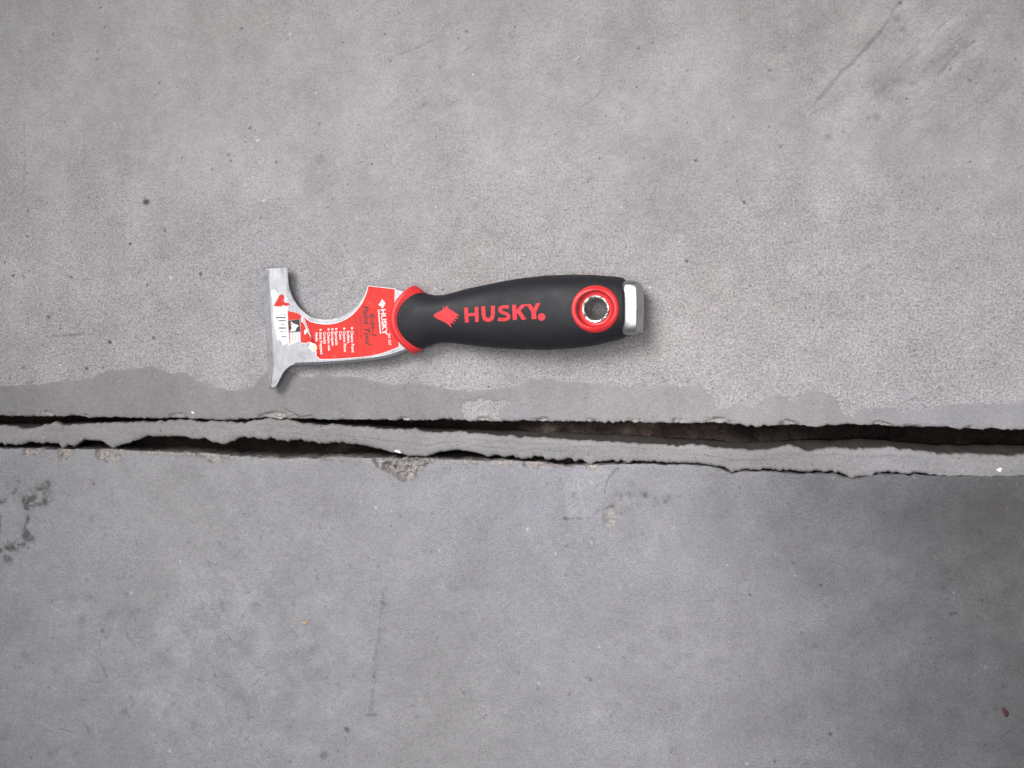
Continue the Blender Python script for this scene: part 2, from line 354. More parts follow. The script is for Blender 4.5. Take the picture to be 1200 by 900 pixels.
RIM = [([(50,482),(63,482),(66,492),(48,492)],.0012),([(200,484),(213,483),(221,490),(216,496),(198,496)],.0010),([(304,486),(316,482),(333,483),(338,496),(302,496)],.0013),([(340,486),(352,485),(356,496),(338,496)],.0008),([(624,490),(640,489),(648,498),(620,498)],.0011),([(688,491),(702,490),(706,499),(686,499)],.0008),([(790,491),(802,491),(804,500),(788,500)],.0008),([(826,490),(842,488),(858,492),(860,500),(824,500)],.0013),([(912,494),(924,490),(936,496),(940,502),(910,502)],.0016),([(1024,493),(1032,492),(1046,497),(1050,504),(1022,504)],.0014),([(1058,497),(1090,498),(1092,506),(1056,506)],.0007),([(470,489),(480,489),(482,497),(468,497)],.0009),([(10,483),(24,482),(26,492),(8,492)],.0010),([(95,485),(104,484),(108,494),(92,494)],.0009),([(560,488),(574,488),(578,498),(556,498)],.0009),([(735,491),(752,491),(754,499),(733,499)],.0008),([(1130,499),(1142,498),(1146,508),(1128,508)],.0009)]
for k, (pts, dep) in enumerate(RIM): up.spall(pts, dep, 0.8, 2.2, 60 + k)
for k in range(90):
    px, py, a, L = rng.normal(1060, 95), rng.normal(55, 45), rng.uniform(-1.1, -0.5), rng.uniform(8, 40)
    up.line([(px, py), (px + L * math.cos(a), py + L * math.sin(a))], rng.uniform(1.2, 3.6), 0.00004, rng.choice([rng.uniform(.86, .95), rng.uniform(1.05, 1.13)]), 0.35)
# broad oval above the flaked skim, lighter towards its middle
up.tone *= 1 + 0.06 * (1 - ss(0, 130, np.hypot(PX - 560, (PY - 400) * 1.6)))
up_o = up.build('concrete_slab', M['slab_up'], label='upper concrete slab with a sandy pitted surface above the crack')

# thin skim of mortar smeared along the joint (its rim dips under the sandy surface)
nr = 120
base = e1(XS) + jag(XS, 11, 0.00042)
top = efilm(XS) + 0.0022
t = np.linspace(0, 1, nr)[:, None] ** 1.0
FX = np.broadcast_to(XS, (nr, len(XS))).copy(); FY = base + 0.0001 + t * (top - base)
fpx, fpy = toPX(FX, FY)
fpoly = FILM + [(1320, 520), (-120, 520)]
# distance below the lobed boundary
dy_in = (efilm(XS + 0.0006 * 0) - FY)
dmin = np.minimum.reduce([np.hypot(efilm(XS + o) - FY, 0 * FY + abs(o)) for o in np.linspace(-0.004, 0.004, 9)])
din = np.where(dy_in > 0, dmin, -dmin) + 0.0004 * fbm(FX, FY, 0.004, 3, 91)
hole = sdist(fpx + 6 * fbm(fpx, fpy, 14, 4, 31), fpy + 5 * fbm(fpx, fpy, 14, 4, 33), [(538,480),(543,471),(551,467),(558,471),(568,466),(582,470),(596,466),(603,472),(590,479),(585,488),(586,496),(560,488),(552,497),(545,492)])
thin = ss(560, 700, fpx)
FZ = 0.00032 * ss(-0.0001, 0.0016, din) - 0.0006 * ss(0.0002, -0.0012, din)
FZ = FZ - 0.0006 * ss(-2.0, 5, hole)
FZ += 0.00018 * fbm(FX, FY, 0.006, 4, 35) * ss(-10, 2, hole)
FZ += 0.00003 * fbm(FX, FY, 0.01, 3, 77)
edge_s = (FY - base)
FZ -= 0.0012 * np.exp(-edge_s / 0.0006) * (0.6 + 0.5 * vn(FX, FY, 0.004, 14))
thinb = 0.00028 * ss(0.1, 0.75, fbm(FX, FY, 0.05, 3, 71) * 0.5 + 0.5) * ss(600, 760, fpx)
FZ -= thinb
for k, (pts, dep) in enumerate(RIM):
    w_ = (fpx > min(p[0] for p in pts) - 8) & (fpx < max(p[0] for p in pts) + 8)
    a_, b_ = fpx[w_], fpy[w_]; sd_ = 60 + k
    FZ[w_] -= (dep + 0.0012) * ss(-0.6, 1.2, sdist(a_ + 2.2 * fbm(a_, b_, 7, 3, sd_), b_ + 2.2 * fbm(a_, b_, 7, 3, sd_ + 3), pts))
Vf = np.stack([FX, FY, FZ], -1).reshape(-1, 3)
me = gridmesh('mortar_skim', Vf, nr, len(XS))
ft = 1 + 0.10 * fbm(FX, FY, 0.025, 5, 81, 0.6) + 0.07 * fbm(FX * 4, FY, 0.02, 3, 84)
ft *= 1 + 0.20 * ss(380, 700, fpx)
for k in range(60):
    px, py = rng.uniform(0, 1200), rng.uniform(445, 490)
    kk = np.hypot(fpx - px, fpy - py); ft *= 1 + (rng.choice([0.55, 0.65, 1.6]) - 1) * (1 - ss(0.4, rng.uniform(0.9, 1.5), kk))
attr(me, 'tone', ft); attr(me, 'chip', 0.45 * ss(0.35, 0.7, fbm(FX, FY, 0.012, 3, 95)) * np.exp(-edge_s / 0.004)); attr(me, 'stain', 0 * ft); attr(me, 'grit', 0 * ft + 1)
link('mortar_skim', me, M['film'], up_o, label='smooth grey mortar skim with a lobed rim')

# ------------------------------------------------------------------ lower slab
lo = Slab(e4, -1, 0.208, 23, 0.00022)
X, Y, PX, PY = lo.X, lo.Y, lo.PX, lo.PY
lo.tone *= (1 + 0.06 * fbm(X, Y, 0.09, 4, 161) + 0.075 * fbm(X, Y, 0.02, 4, 162, 0.6) + 0.04 * fbm(X * 0.4, Y, 0.012, 3, 163)) * (1 + 0.075 * fbm(X, Y, 0.0034, 3, 164)) * (1 + 0.085 * fbm(X, Y, 0.009, 4, 165, 0.6))
lo.tone *= 1 + 0.10 * np.exp(-(((PX - 240) / 190) ** 2 + ((PY - 770) / 120) ** 2)) * (1 + 2.6 * fbm(PX, PY, 24, 4, 166, 0.65))
for pts, dep, sd in [([(24,520),(52,520),(50,530),(40,533),(30,536),(25,530)], .0016, 1), ([(66,520),(87,520),(86,532),(78,539),(71,541),(66,533)], .002, 2),
                     ([(110,520),(148,520),(146,533),(136,541),(122,542),(113,538)], .002, 3), ([(226,520),(270,520),(268,538),(260,541),(246,542),(238,537),(228,533)], .002, 4),
                     ([(285,525),(340,525),(338,539),(310,537),(288,537)], .0009, 12), ([(150,522),(226,522),(224,534),(190,533),(152,531)], .0007, 13),
                     ([(432,528),(515,528),(512,541),(498,548),(492,556),(482,564),(474,566),(466,562),(458,555),(446,550),(438,543)], .0042, 5),
                     ([(566,530),(602,530),(600,545),(584,546),(570,544)], .0013, 6), ([(612,532),(676,532),(674,548),(655,549),(640,546),(622,550),(613,546)], .0016, 7),
                     ([(684,536),(704,536),(702,550),(692,551),(686,549)], .0012, 8), ([(360,525),(404,525),(402,540),(380,539)], .0007, 14), ([(515,528),(566,528),(560,543),(520,543)], .0009, 15)]:
    lo.spall(pts, dep, 1.0, 3.2, sd)
lo.spall([(706,597),(718,592),(726,602),(722,612),(714,622),(708,617)], .0009, 0.75, 3, 9)
lo.spall([(720,578),(736,576),(740,590),(730,600),(720,592)], .0003, 0.25, 3, 10)
# trowelled smear below the joint
lo.spall([(656,552),(700,546),(716,548),(710,578),(704,602),(690,607),(662,607),(662,580)], .00018, 0.0, 2, 21, 1.10)
lo.line([(661,608),(676,608),(690,607),(700,600),(706,594)], 1.7, 0.0002, 0.66, 0.1)
lo.line([(708,578),(711,563),(718,553),(724,548)], 1.0, 0.0001, 0.6); lo.line([(716,558),(724,550)], 1.4, 0.0001, 0.8)
lo.line([(678,562),(680,580),(686,598)], 2, 0, 1.12); lo.blob(663, 608, 3, 0.0002, 0.62, 0.7)
for px, py, r, t in [(671,580,3,.75),(757,581,4,.62),(754,579,6,.8),(780,588,3,.5),(783,583,5,.78),(768,585,3,.78),(740,567,4,.82),(728,582,4,.75),(737,579,4,.75),(718,594,3,.6),(712,610,3,.62),(732,597,6,.85)]:
    lo.blob(px, py, r, 0.00015, t, 0.9)
# black oily smudge at the left border
sx = PX + 5 * fbm(PX, PY, 14, 3, 401); sy = PY + 5 * fbm(PX, PY, 14, 3, 402)
sm = np.zeros_like(PX); near = PX < 90
n1 = fbm(PX[near], PY[near], 8, 4, 403, 0.65)
acc = np.zeros(n1.shape)
for pts, wd, st in [([(-20,586),(4,586),(14,585)], 3.0, .8), ([(12,580),(17,572),(24,562)], 3, .45), ([(26,585),(30,592),(31,598)], 4.5, 1.0), ([(27,589),(38,583),(46,577)], 6, .9), ([(32,594),(42,590),(52,588),(56,582)], 5.5, .75), ([(46,577),(52,570),(57,564)], 5, .5),
                    ([(31,598),(32,612),(30,626)], 2.4, .8), ([(30,624),(28,636),(18,641),(6,643),(-16,648)], 5, .85), ([(8,652),(10,660)], 4, .5), ([(-2,606),(-4,624)], 4, .7), ([(28,636),(37,630)], 4, .45)]:
    d = segd(sx[near], sy[near], pts); acc = np.maximum(acc, st * np.exp(-(d / wd) ** 2))
n2 = fbm(PX[near], PY[near], 3.2, 2, 404)
sm[near] = np.clip(acc * 1.15 * ss(-0.35, 0.75, n1 + 0.35 * acc + 0.45 * n2), 0, 0.62); lo.tone *= 1 - 0.40 * sm - 0.12 * np.where(near, np.exp(-(((PX - 20) / 40) ** 2 + ((PY - 610) / 45) ** 2)), 0) * (0.5 + fbm(PX, PY, 12, 3, 405))
lo.stain = np.maximum(lo.stain, sm); lo.Z -= 0.00012 * sm
for k in range(70):
    px, py = rng.normal(38, 14), rng.normal(588, 10); lo.blob(px, py, rng.uniform(.5, 1.2), 0.0001, 0.85, 0.6, rng.uniform(.2, .55))
for k in range(45):
    px, py = rng.normal(18, 16), rng.normal(640, 8); lo.blob(px, py, rng.uniform(.5, 1.1), 0.0001, 0.85, 0.6, rng.uniform(.2, .5))
lo.tone *= 1 + 0.06 * ss(-2, 4, sdist(PX, PY, [(-10,592),(20,594),(28,606),(26,628),(12,636),(-10,638)]))
# shade painted over this slab's right end, plus a brown smudge beside the joint
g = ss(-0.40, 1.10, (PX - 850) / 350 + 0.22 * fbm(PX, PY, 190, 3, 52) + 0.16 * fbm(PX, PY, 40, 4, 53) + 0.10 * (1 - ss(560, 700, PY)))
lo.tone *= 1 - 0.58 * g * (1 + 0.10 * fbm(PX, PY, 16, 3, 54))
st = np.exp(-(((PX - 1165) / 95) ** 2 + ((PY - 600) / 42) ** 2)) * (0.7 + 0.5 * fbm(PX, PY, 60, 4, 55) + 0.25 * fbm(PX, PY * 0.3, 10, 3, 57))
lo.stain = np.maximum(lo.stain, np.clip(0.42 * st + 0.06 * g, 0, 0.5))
for px, py, r, t in [(110,567,2.2,.5),(438,793,1.5,.6),(381,885,5.5,.72),(377,887,3,.75),(407,856,4,.6),(405,854,2.5,.55),(340,893,2,.6),(120,739,2.4,.55),(103,700,8,.90),(95,732,5,.88),(581,607,1.5,.55),(588,608,1.4,.55),(630,807,2.5,.65),(544,812,3,.72),(449,707,3,.7),(962,686,1.7,.35),(879,697,1.7,.35),(1115,720,2.8,.5),(1120,719,3,.6),(973,860,2.6,.45),(908,893,2,.5),(930,660,2.6,.7),(956,757,4,.82),(1151,703,1.5,.4),(1175,804,4,.75),(692,796,3,.8),(740,760,5,.85),(786,740,14,.9),(790,780,12,.92)]:
    lo.blob(px, py, r, 0.00012, t, 0.7, 0.15 if t < .5 else 0)
for k in range(520):
    px, py = rng.uniform(-40, 1240), rng.uniform(560, 940)
    lo.blob(px, py, 0.6 + 0.8 * rng.random() ** 2, 0.00012, rng.uniform(0.55, 0.85), 0.6, 0, rng.uniform(1, 2.2), rng.uniform(0, 3.1))
for px, py, r in [(693,565,1.8),(440,595,1.9),(618,620,1.5),(693,636,1.6),(652,649,1.7),(515,645,1.3),(790,618,1.4),(702,758,1.6),(632,801,1.4),(482,751,1.2),(932,674,1.8),(852,662,1.3),(1155,782,2.4),(1118,695,2),(1097,654,1.4),(875,895,2),(1180,595,1.3),(61,581,1.7),(199,880,2.2),(154,695,2),(211,658,1.4)] + [(rng.uniform(0,1200), rng.uniform(565,900), rng.uniform(.5,.8)) for _ in range(60)]:
    lo.blob(px, py, r, -0.0001, 1.6, 0.5)  # small glints painted as pale specks
lo.line([(450,690),(447,715),(441,760),(438,800),(434,838)], 3.0, 0.00012, 0.84, 0.1); lo.line([(446,740),(438,800),(435,836)], 5, 0, 0.93)
lo.line([(430,838),(440,838)], 2.6, 0.0001, 0.7)
lo.line([(487,839),(508,839),(528,838)], 0.9, 0.00005, 0.85, 0.2); lo.line([(528,720),(552,717)], 0.9, 0.00005, 0.85, 0.2)
lo.line([(625,635),(645,637),(672,642)], 1.6, 0.00005, 0.86, 0.2); lo.line([(480,693),(508,686)], 1.0, 0.00005, 0.84, 0.3)
lo.line([(295,804),(315,788)], 1.3, 0.00008, 0.78, 0.2); lo.line([(240,655),(252,672)], 1, 0.00005, 0.8, 0.3); lo.line([(138,808),(155,808)], 1.2, 0.00005, 0.8, 0.2); lo.line([(425,567),(433,560)], 1.1, 0.00006, 0.78)
lo.line([(186,771),(197,760)], 1.2, 0.00006, 0.75, 0.2); lo.line([(270,660),(305,640)], 1.0, 0.00005, 0.85, 0.3)
for k in range(90):
    px, py = (rng.normal(230, 110), rng.normal(740, 80)) if k < 60 else (rng.uniform(0, 1200), rng.uniform(590, 900))
    lo.blob(px, py, rng.uniform(2.5, 7), 0.0, rng.choice([rng.uniform(.80, .93), rng.uniform(1.05, 1.13)]), 1.0, 0, rng.uniform(1, 2.5), rng.uniform(0, 3.1))
for k in range(300):                                            # faint smears and flecks, then worn arcs of fine scratches, densest at the lower left
    if k < 210: px, py = rng.normal(230, 120), rng.normal(745, 75)
    else: px, py = rng.uniform(0, 1200), rng.uniform(590, 900)
    a, L = rng.uniform(0, 3.14), rng.uniform(3, 13); b = a + rng.uniform(-.5, .5)
    lo.line([(px, py), (px + L * math.cos(a), py + L * math.sin(a)), (px + L * (math.cos(a) + math.cos(b)), py + L * (math.sin(a) + math.sin(b)))], rng.uniform(0.7, 1.8), 0.00006, rng.choice([rng.uniform(.74, .92), rng.uniform(1.06, 1.18)]), 0.4)
lo.grit = 0.9 + 0.25 * fbm(PX, PY, 50, 3, 167)
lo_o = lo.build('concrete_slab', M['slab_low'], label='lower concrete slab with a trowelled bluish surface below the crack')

# ------------------------------------------------------------------ bed of the crack
bx = np.concatenate([np.arange(-0.6, 0.6, 0.0015)]); by = np.arange(-0.09, 0.02, 0.0015)
BX, BY = np.meshgrid(bx, by)
BZ = -0.030 + 0.006 * fbm(BX, BY, 0.03, 4, 201) + 0.0025 * np.abs(fbm(BX, BY, 0.006, 3, 205)) + 0.004 * ss(0.1, 0.5, fbm(BX, BY, 0.05, 2, 207))
bpx, _ = toPX(BX, BY, -0.02)
rub = ss(590, 650, bpx) * (1 - ss(860, 960, bpx))
BZ += 0.0016 * fbm(BX, BY, 0.004, 2, 214) + rub * (0.013 + 0.004 * fbm(BX, BY, 0.009, 3, 212)) - 0.012 * ss(930, 1050, bpx)
me = gridmesh('crack_bed', np.stack([BX, BY, BZ], -1).reshape(-1, 3), len(by), len(bx))
attr(me, 'tone', (1 + 0.5 * fbm(BX, BY, 0.015, 3, 209)) * (1 + 1.6 * rub * (0.6 + fbm(BX, BY, 0.008, 3, 213)))); attr(me, 'chip', 0.5 * ss(0.3, 0.6, fbm(BX, BY, 0.02, 3, 210))); attr(me, 'stain', 0 * BX); attr(me, 'grit', 0 * BX + 1)
link('crack_bed', me, M['dirt'], None, kind='structure', label='dark brown dirt at the bottom of the crack')

# ------------------------------------------------------------------ old filler strip lying in the joint
a2 = e2(XS) + jag(XS, 301, 0.00055); a3 = e3(XS) - jag(XS, 303, 0.00055)
cpx, _ = toPX(XS, a2)
rows = []; tones = []; chips = []; gap_shades = []
a2s = np.convolve(np.pad(a2, 30, 'edge'), np.ones(61) / 61, 'valid')
mid = (a2 + a3) / 2; wd = a2 - a3
lift = -0.0010 + 0.0006 * ss(1040, 1110, cpx) + 0.0004 * vn(XS, 0 * XS, 0.05, 305)
shoulder = P([600], [0])[0, 1] * 0 + 0.0004 + 0.0030 * ss(470, 640, cpx) * (0.8 + 0.3 * vn(XS, 0 * XS, 0.03, 307)) + 0.0012 * np.clip(vn(XS, 0 * XS, 0.03, 309), 0, 1)
def row(y, z, tone=1.0, chip=0.0, stain=0.0):  # sunken sides carry the gap's shade as dark tone and colour
    o = np.ones_like(XS); rows.append(np.stack([XS, y, z * o], -1)); tones.append(tone * o); chips.append(chip * o); gap_shades.append(stain * o)
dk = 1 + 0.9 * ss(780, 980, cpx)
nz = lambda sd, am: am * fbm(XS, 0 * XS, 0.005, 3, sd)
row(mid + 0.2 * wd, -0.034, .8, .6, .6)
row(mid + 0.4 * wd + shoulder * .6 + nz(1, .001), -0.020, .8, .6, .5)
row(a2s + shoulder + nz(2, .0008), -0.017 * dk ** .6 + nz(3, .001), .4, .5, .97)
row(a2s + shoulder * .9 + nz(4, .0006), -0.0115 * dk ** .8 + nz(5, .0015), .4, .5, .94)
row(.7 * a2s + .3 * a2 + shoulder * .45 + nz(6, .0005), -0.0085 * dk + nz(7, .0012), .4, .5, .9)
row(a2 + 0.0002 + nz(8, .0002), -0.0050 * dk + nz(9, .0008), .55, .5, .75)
for v in np.concatenate([[0, .015, .04], np.linspace(.08, .92, 30), [.96, .985, 1]]):
    y = a2 - wd * v
    e = min(v, 1 - v)
    edge = np.where(v < .5, v, (1 - v) * (1 - ss(1085, 1110, cpx)) + .5 * ss(1085, 1110, cpx)) * wd
    z = lift - 0.0014 * np.exp(-np.maximum(edge, 0) / 0.0007)
    gr = 0; tn = 1.0
    for g0, sd, dp in ((.27, 11, .00013), (.56, 12, .00019), (.80, 13, .00008)):
        c = g0 + .09 * vn(XS, 0 * XS, .06, 310 + sd) + .03 * vn(XS, 0 * XS, .012, 340 + sd); on = ss(-.3, .5, vn(XS, 0 * XS, .06, 330 + sd)) * ss(200, 420, cpx) + .08
        kk = np.exp(-((v - c) / .045) ** 2) * on
        gr = gr + dp * kk; tn = tn - .12 * kk + .05 * on * np.exp(-((v - c + .08) / .05) ** 2)
    z = z - gr + .00016 * fbm(XS, y, .012, 4, 320) + .00012 * fbm(XS * .3, y, .003, 3, 326)
    tn = tn * (1 + .13 * fbm(XS * .12, y, .0035, 3, 322) + .10 * fbm(XS, y, .04, 4, 324))
    row(y, z, tn, .35 * np.exp(-edge / .0006))

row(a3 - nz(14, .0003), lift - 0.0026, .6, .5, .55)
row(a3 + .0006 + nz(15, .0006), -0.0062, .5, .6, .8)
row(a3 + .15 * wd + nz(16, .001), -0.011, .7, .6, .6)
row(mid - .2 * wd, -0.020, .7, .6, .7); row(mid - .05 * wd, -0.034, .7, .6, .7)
T_ = np.array(tones); R_ = np.array(rows); C_ = np.array(chips)
spx, spy = toPX(R_[..., 0], R_[..., 1])
for k in range(170):
    i_, j_ = rng.integers(7, len(rows) - 7), rng.integers(40, len(XS) - 40)
    r_ = rng.uniform(.7, 1.6); wj = slice(max(j_ - 12, 0), j_ + 12)
    kk = 1 - ss(r_ * .4, r_ * 1.2, np.hypot(spx[:, wj] - spx[i_, j_], (spy[:, wj] - spy[i_, j_])))
    T_[:, wj] *= 1 + (rng.choice([.55, .7, .75, 1.35]) - 1) * kk; R_[:, wj, 2] -= .00018 * kk
rows, tones = list(R_), list(T_)
V = np.concatenate(rows); me = gridmesh('filler_strip', V, len(rows), len(XS)); me.flip_normals()
tt = np.concatenate(tones)
attr(me, 'tone', tt); attr(me, 'chip', np.concatenate(chips)); attr(me, 'stain', np.concatenate(gap_shades)); attr(me, 'grit', 0 * tt + 1)
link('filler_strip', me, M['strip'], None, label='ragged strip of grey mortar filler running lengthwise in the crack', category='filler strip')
# ------------------------------------------------------------------ materials of the tool
def metal(name, base, rough, scratch=1.0, spot=0.5):
    t = NT(name)
    n1 = t.noise(900, 3, 0.6, stretch=(1, 0.12, 1)); n2 = t.noise(160, 5, 0.65)
    col = t.mix(0.55 * scratch, base, t.ramp(n1, [(0.3, 0.6), (0.55, 1.0), (0.8, 1.1)]), 'MULTIPLY')
    col = t.mix(spot, col, t.ramp(n2, [(0.28, 0.45), (0.45, 0.95), (0.6, 1.0)]), 'MULTIPLY')
    r = t.ramp(n2, [(0.25, min(1, rough + 0.2)), (0.7, rough)])
    t.bump(n1, 0.00004, 0.7)
    return t.out(col, r, 1.0)
def plain(name, col, rough, noise=0.15, scale=700, spec=0.5, bump=0.0):
    t = NT(name); n = t.noise(scale, 4, 0.6)
    c = t.mix(1.0, col, t.ramp(n, [(0.25, 1 - noise), (0.75, 1 + noise)]), 'MULTIPLY')
    if bump: t.bump(t.noise(scale * 2, 3), bump)
    return t.out(c, rough, None, spec)
M['steel'] = metal('blade_steel', (0.44, 0.445, 0.468), 0.44, 1.0, 0.8)
M['cap'] = metal('cap_steel', (0.46, 0.46, 0.47), 0.27, 0.5, 0.4)
def worn_plate():
    t = NT('eyelet_steel'); n = t.noise(620, 3, 0.7)
    c = t.mix(t.ramp(n, [(0.44, 0.0), (0.54, 1.0)]), (0.10, 0.085, 0.08), (0.80, 0.78, 0.77))
    t.bump(n, 0.0003); return t.out(c, 0.34, t.ramp(n, [(0.44, 0.3), (0.54, 1.0)]))
M['eyelet'] = worn_plate()
def rubber():
    t = NT('grip_rubber'); n = t.noise(1400, 3, 0.6); d = t.noise(420, 5, 0.75); big = t.noise(45, 4, 0.65)
    c = t.mix(1.0, (0.016, 0.016, 0.020), t.ramp(n, [(0.25, 0.75), (0.75, 1.25)]), 'MULTIPLY')
    dust = t.mul(t.ramp(d, [(0.60, 0.0), (0.72, 0.35)]), t.ramp(big, [(0.35, 0.25), (0.65, 1.0)]))
    c = t.mix(dust, c, (0.16, 0.15, 0.145))
    t.bump(n, 0.00007)
    return t.out(c, t.ramp(big, [(0.3, 0.46), (0.7, 0.66)]), None, 0.30)
M['rubber'] = rubber()
M['red'] = plain('red_moulding', (0.70, 0.030, 0.034), 0.42, 0.08, 500)
M['redink'] = plain('red_print', (0.72, 0.055, 0.064), 0.6, 0.12, 900, 0.2)
def sticker_red():
    t = NT('sticker_red'); n = t.noise(260, 5, 0.7)
    c = t.mix(t.ramp(n, [(0.62, 0.0), (0.72, 0.55)]), (0.68, 0.046, 0.038), (0.74, 0.22, 0.20))
    c = t.mix(1.0, c, t.ramp(t.noise(60, 2), [(0.3, 0.93), (0.7, 1.05)]), 'MULTIPLY')
    return t.out(c, 0.6, None, 0.2)
M['sticker'] = sticker_red()
def paper():
    t = NT('torn_paper'); n = t.noise(700, 4, 0.7)
    return t.out(t.mix(t.ramp(n, [(0.30, 1.0), (0.48, 0.0)]), (0.88, 0.87, 0.87), (0.70, 0.69, 0.70)), 0.7)
M['paper'] = paper()
M['white'] = plain('white_print', (0.78, 0.76, 0.76), 0.6, 0.08)
M['black'] = plain('black_print', (0.035, 0.022, 0.024), 0.5, 0.15)
M['darkred'] = plain('dark_red_print', (0.30, 0.012, 0.02), 0.5, 0.1)
M['yellow'] = plain('yellow_print', (0.80, 0.72, 0.20), 0.5, 0.1)

# ------------------------------------------------------------------ the tool lies on collar and grip, blade clear of the floor
SL = 0.034                                        # the axis rises a little towards the butt
x470 = P([470], [374], 0.0092)[0, 0]
def zax(x): return 0.0092 + SL * (x - x470)
def PT(px, py, dz=0.0):
    """pixel -> point of the tool's own middle plane, lifted by dz"""
    px = np.atleast_1d(np.asarray(px, float)); py = np.atleast_1d(np.asarray(py, float))
    z = np.full(px.shape, 0.011) + dz
    for _ in range(6):
        q = P(px, py, z); z = zax(q[:, 0]) + dz
    return P(px, py, z)
BASE = PT([600], [370])[0]; BASE[2] = 0.0
tool = bpy.data.objects.new('painter_tool', None); C.objects.link(tool); tool.location = BASE
tool.empty_display_size = 0.05
tool['label'] = 'multi-purpose paint scraper with black grip, red collar and torn red label on steel blade'
tool['category'] = 'paint scraper'

def mesh_from(name, verts, faces, smooth=False):
    me = bpy.data.meshes.new(name); me.from_pydata([tuple(np.asarray(v) - BASE) for v in verts], [], faces); me.update()
    if smooth: me.polygons.foreach_set('use_smooth', np.ones(len(me.polygons), bool))
    return me

def fix_normals(me):
    b = bmesh.new(); b.from_mesh(me); bmesh.ops.recalc_face_normals(b, faces=b.faces); b.to_mesh(me); b.free()

# ---- blade
def Z1(pts, s=5.455, ox=295, oy=300): return [(x / s + ox, y / s + oy) for x, y in pts]
def catmull(pts, n=5):
    out = []
    for i in range(len(pts) - 1):
        p0 = np.array(pts[max(i - 1, 0)]); p1 = np.array(pts[i]); p2 = np.array(pts[i + 1]); p3 = np.array(pts[min(i + 2, len(pts) - 1)])
        for k in range(n):
            t = k / n
            out.append(tuple(0.5 * (2 * p1 + (p2 - p0) * t + (2 * p0 - 5 * p1 + 4 * p2 - p3) * t * t + (3 * p1 - p0 - 3 * p2 + p3) * t ** 3)))
    out.append(tuple(pts[-1])); return out
notch = catmull(Z1([(231,86),(235,170),(245,220),(270,280),(310,335),(370,385),(430,403),(500,405),(570,388),(630,350),(680,295),(715,235),(735,187)]), 4)
tang = Z1([(735,183),(910,205),(970,222)]) + [(492, 346), (492, 404)]
lowr = catmull(Z1([(1000,604),(900,640),(800,662),(640,680),(450,692),(300,697),(250,706),(215,735),(190,775),(165,825),(148,845)]), 4)
tip = Z1([(140,851),(126,851),(113,838)])
left = Z1([(104,700),(95,560),(88,420),(82,280),(76,160),(71,84)])
topc = Z1([(74,78),(218,67),(226,72)])
outline = []; inset = []
for grp, ins in ((notch, 2.0), (tang[:3], 0.8), (tang[3:], 0.3), (lowr, 3.0), (tip, 2.0), (left, 7.0), (topc, 1.0)):
    for p in grp: outline.append(p); inset.append(ins)
# the lower bevel fades out towards the pointed tip
n = len(outline)
for i, p in enumerate(outline):
    if p[0] < 345 and p[1] > 428 and inset[i] == 3.0: inset[i] = 1.0
for i, (p, k) in enumerate(zip(outline, inset)):
    if k == 7.0 and p[1] > 440: inset[i] = 5.0
def offset_poly(pts, ins):
    A = np.array(pts); out = []
    area2 = sum(A[i - 1][0] * A[i][1] - A[i][0] * A[i - 1][1] for i in range(len(A)))
    sg = 1 if area2 > 0 else -1
    for i in range(len(A)):
        d0 = A[i] - A[i - 1]; d1 = A[(i + 1) % len(A)] - A[i]
        d0 = d0 / (np.linalg.norm(d0) + 1e-9); d1 = d1 / (np.linalg.norm(d1) + 1e-9)
        n0 = np.array([-d0[1], d0[0]]) * sg; n1 = np.array([-d1[1], d1[0]]) * sg
        b = n0 + n1; b /= np.linalg.norm(b) + 1e-9
        k = ins[i] / max(0.5, b @ n0)
        out.append(tuple(A[i] + b * k))
    return out
inner = offset_poly(outline, inset)
# the ground edge runs straight along the whole left side
inner = [((max(p[0], 0) if k < 5 else p[0]), p[1]) for p, k in zip(inner, inset)]
oa = np.array(outline); ia = np.array(inner)
TH = 0.0010
zmid = np.where(np.array(inset) >= 5, 0.00035, np.where(np.array(inset) > 2.5, 0.0004, 0.0006))
r0 = [PT(x, y, -TH)[0] for x, y in outline]
r1 = [PT(x, y, zz)[0] for (x, y), zz in zip(outline, zmid)]
r2 = [PT(x, y, TH)[0] for x, y in inner]
V = r0 + r1 + r2
F = [list(range(n))[::-1]]
for a in (0, n):
    for i in range(n): F.append([a + i, a + (i + 1) % n, a + n + (i + 1) % n, a + n + i])
F.append([2 * n + i for i in range(n)])
me = mesh_from('blade', V, F); fix_normals(me)
blade = link('blade', me, M['steel'], tool)
bv = blade.modifiers.new('soften', 'BEVEL'); bv.width = 0.00018; bv.segments = 2; bv.limit_method = 'ANGLE'; bv.angle_limit = math.radians(25)

# ---- printed things lying on the blade
def flat(name, pts, dz, mat, parent, thick=0.00005, label=None):
    A = np.array(pts); n = len(A)
    a = PT(A[:, 0], A[:, 1], dz - thick); b = PT(A[:, 0], A[:, 1], dz)
    me = mesh_from(name, list(a) + list(b), [list(range(n))[::-1], [n + i for i in range(n)]] + [[i, (i + 1) % n, n + (i + 1) % n, n + i] for i in range(n)])
    fix_normals(me)
    o = link(name, me, mat, parent)
    if label: o['label'] = label
    return o
def flats(name, polys, dz, mat, parent):
    """several scraps of one print as one mesh"""
    V = []; F = []
    for pts in polys:
        k = len(V); A = np.array(pts); V += list(PT(A[:, 0], A[:, 1], dz)); F.append([k + i for i in range(len(A))])
    me = mesh_from(name, V, F)
    b = bmesh.new(); b.from_mesh(me)
    for f in b.faces:
        f.normal_update()
        if f.normal.z < 0: f.normal_flip()
    b.to_mesh(me); b.free()
    return link(name, me, mat, parent)
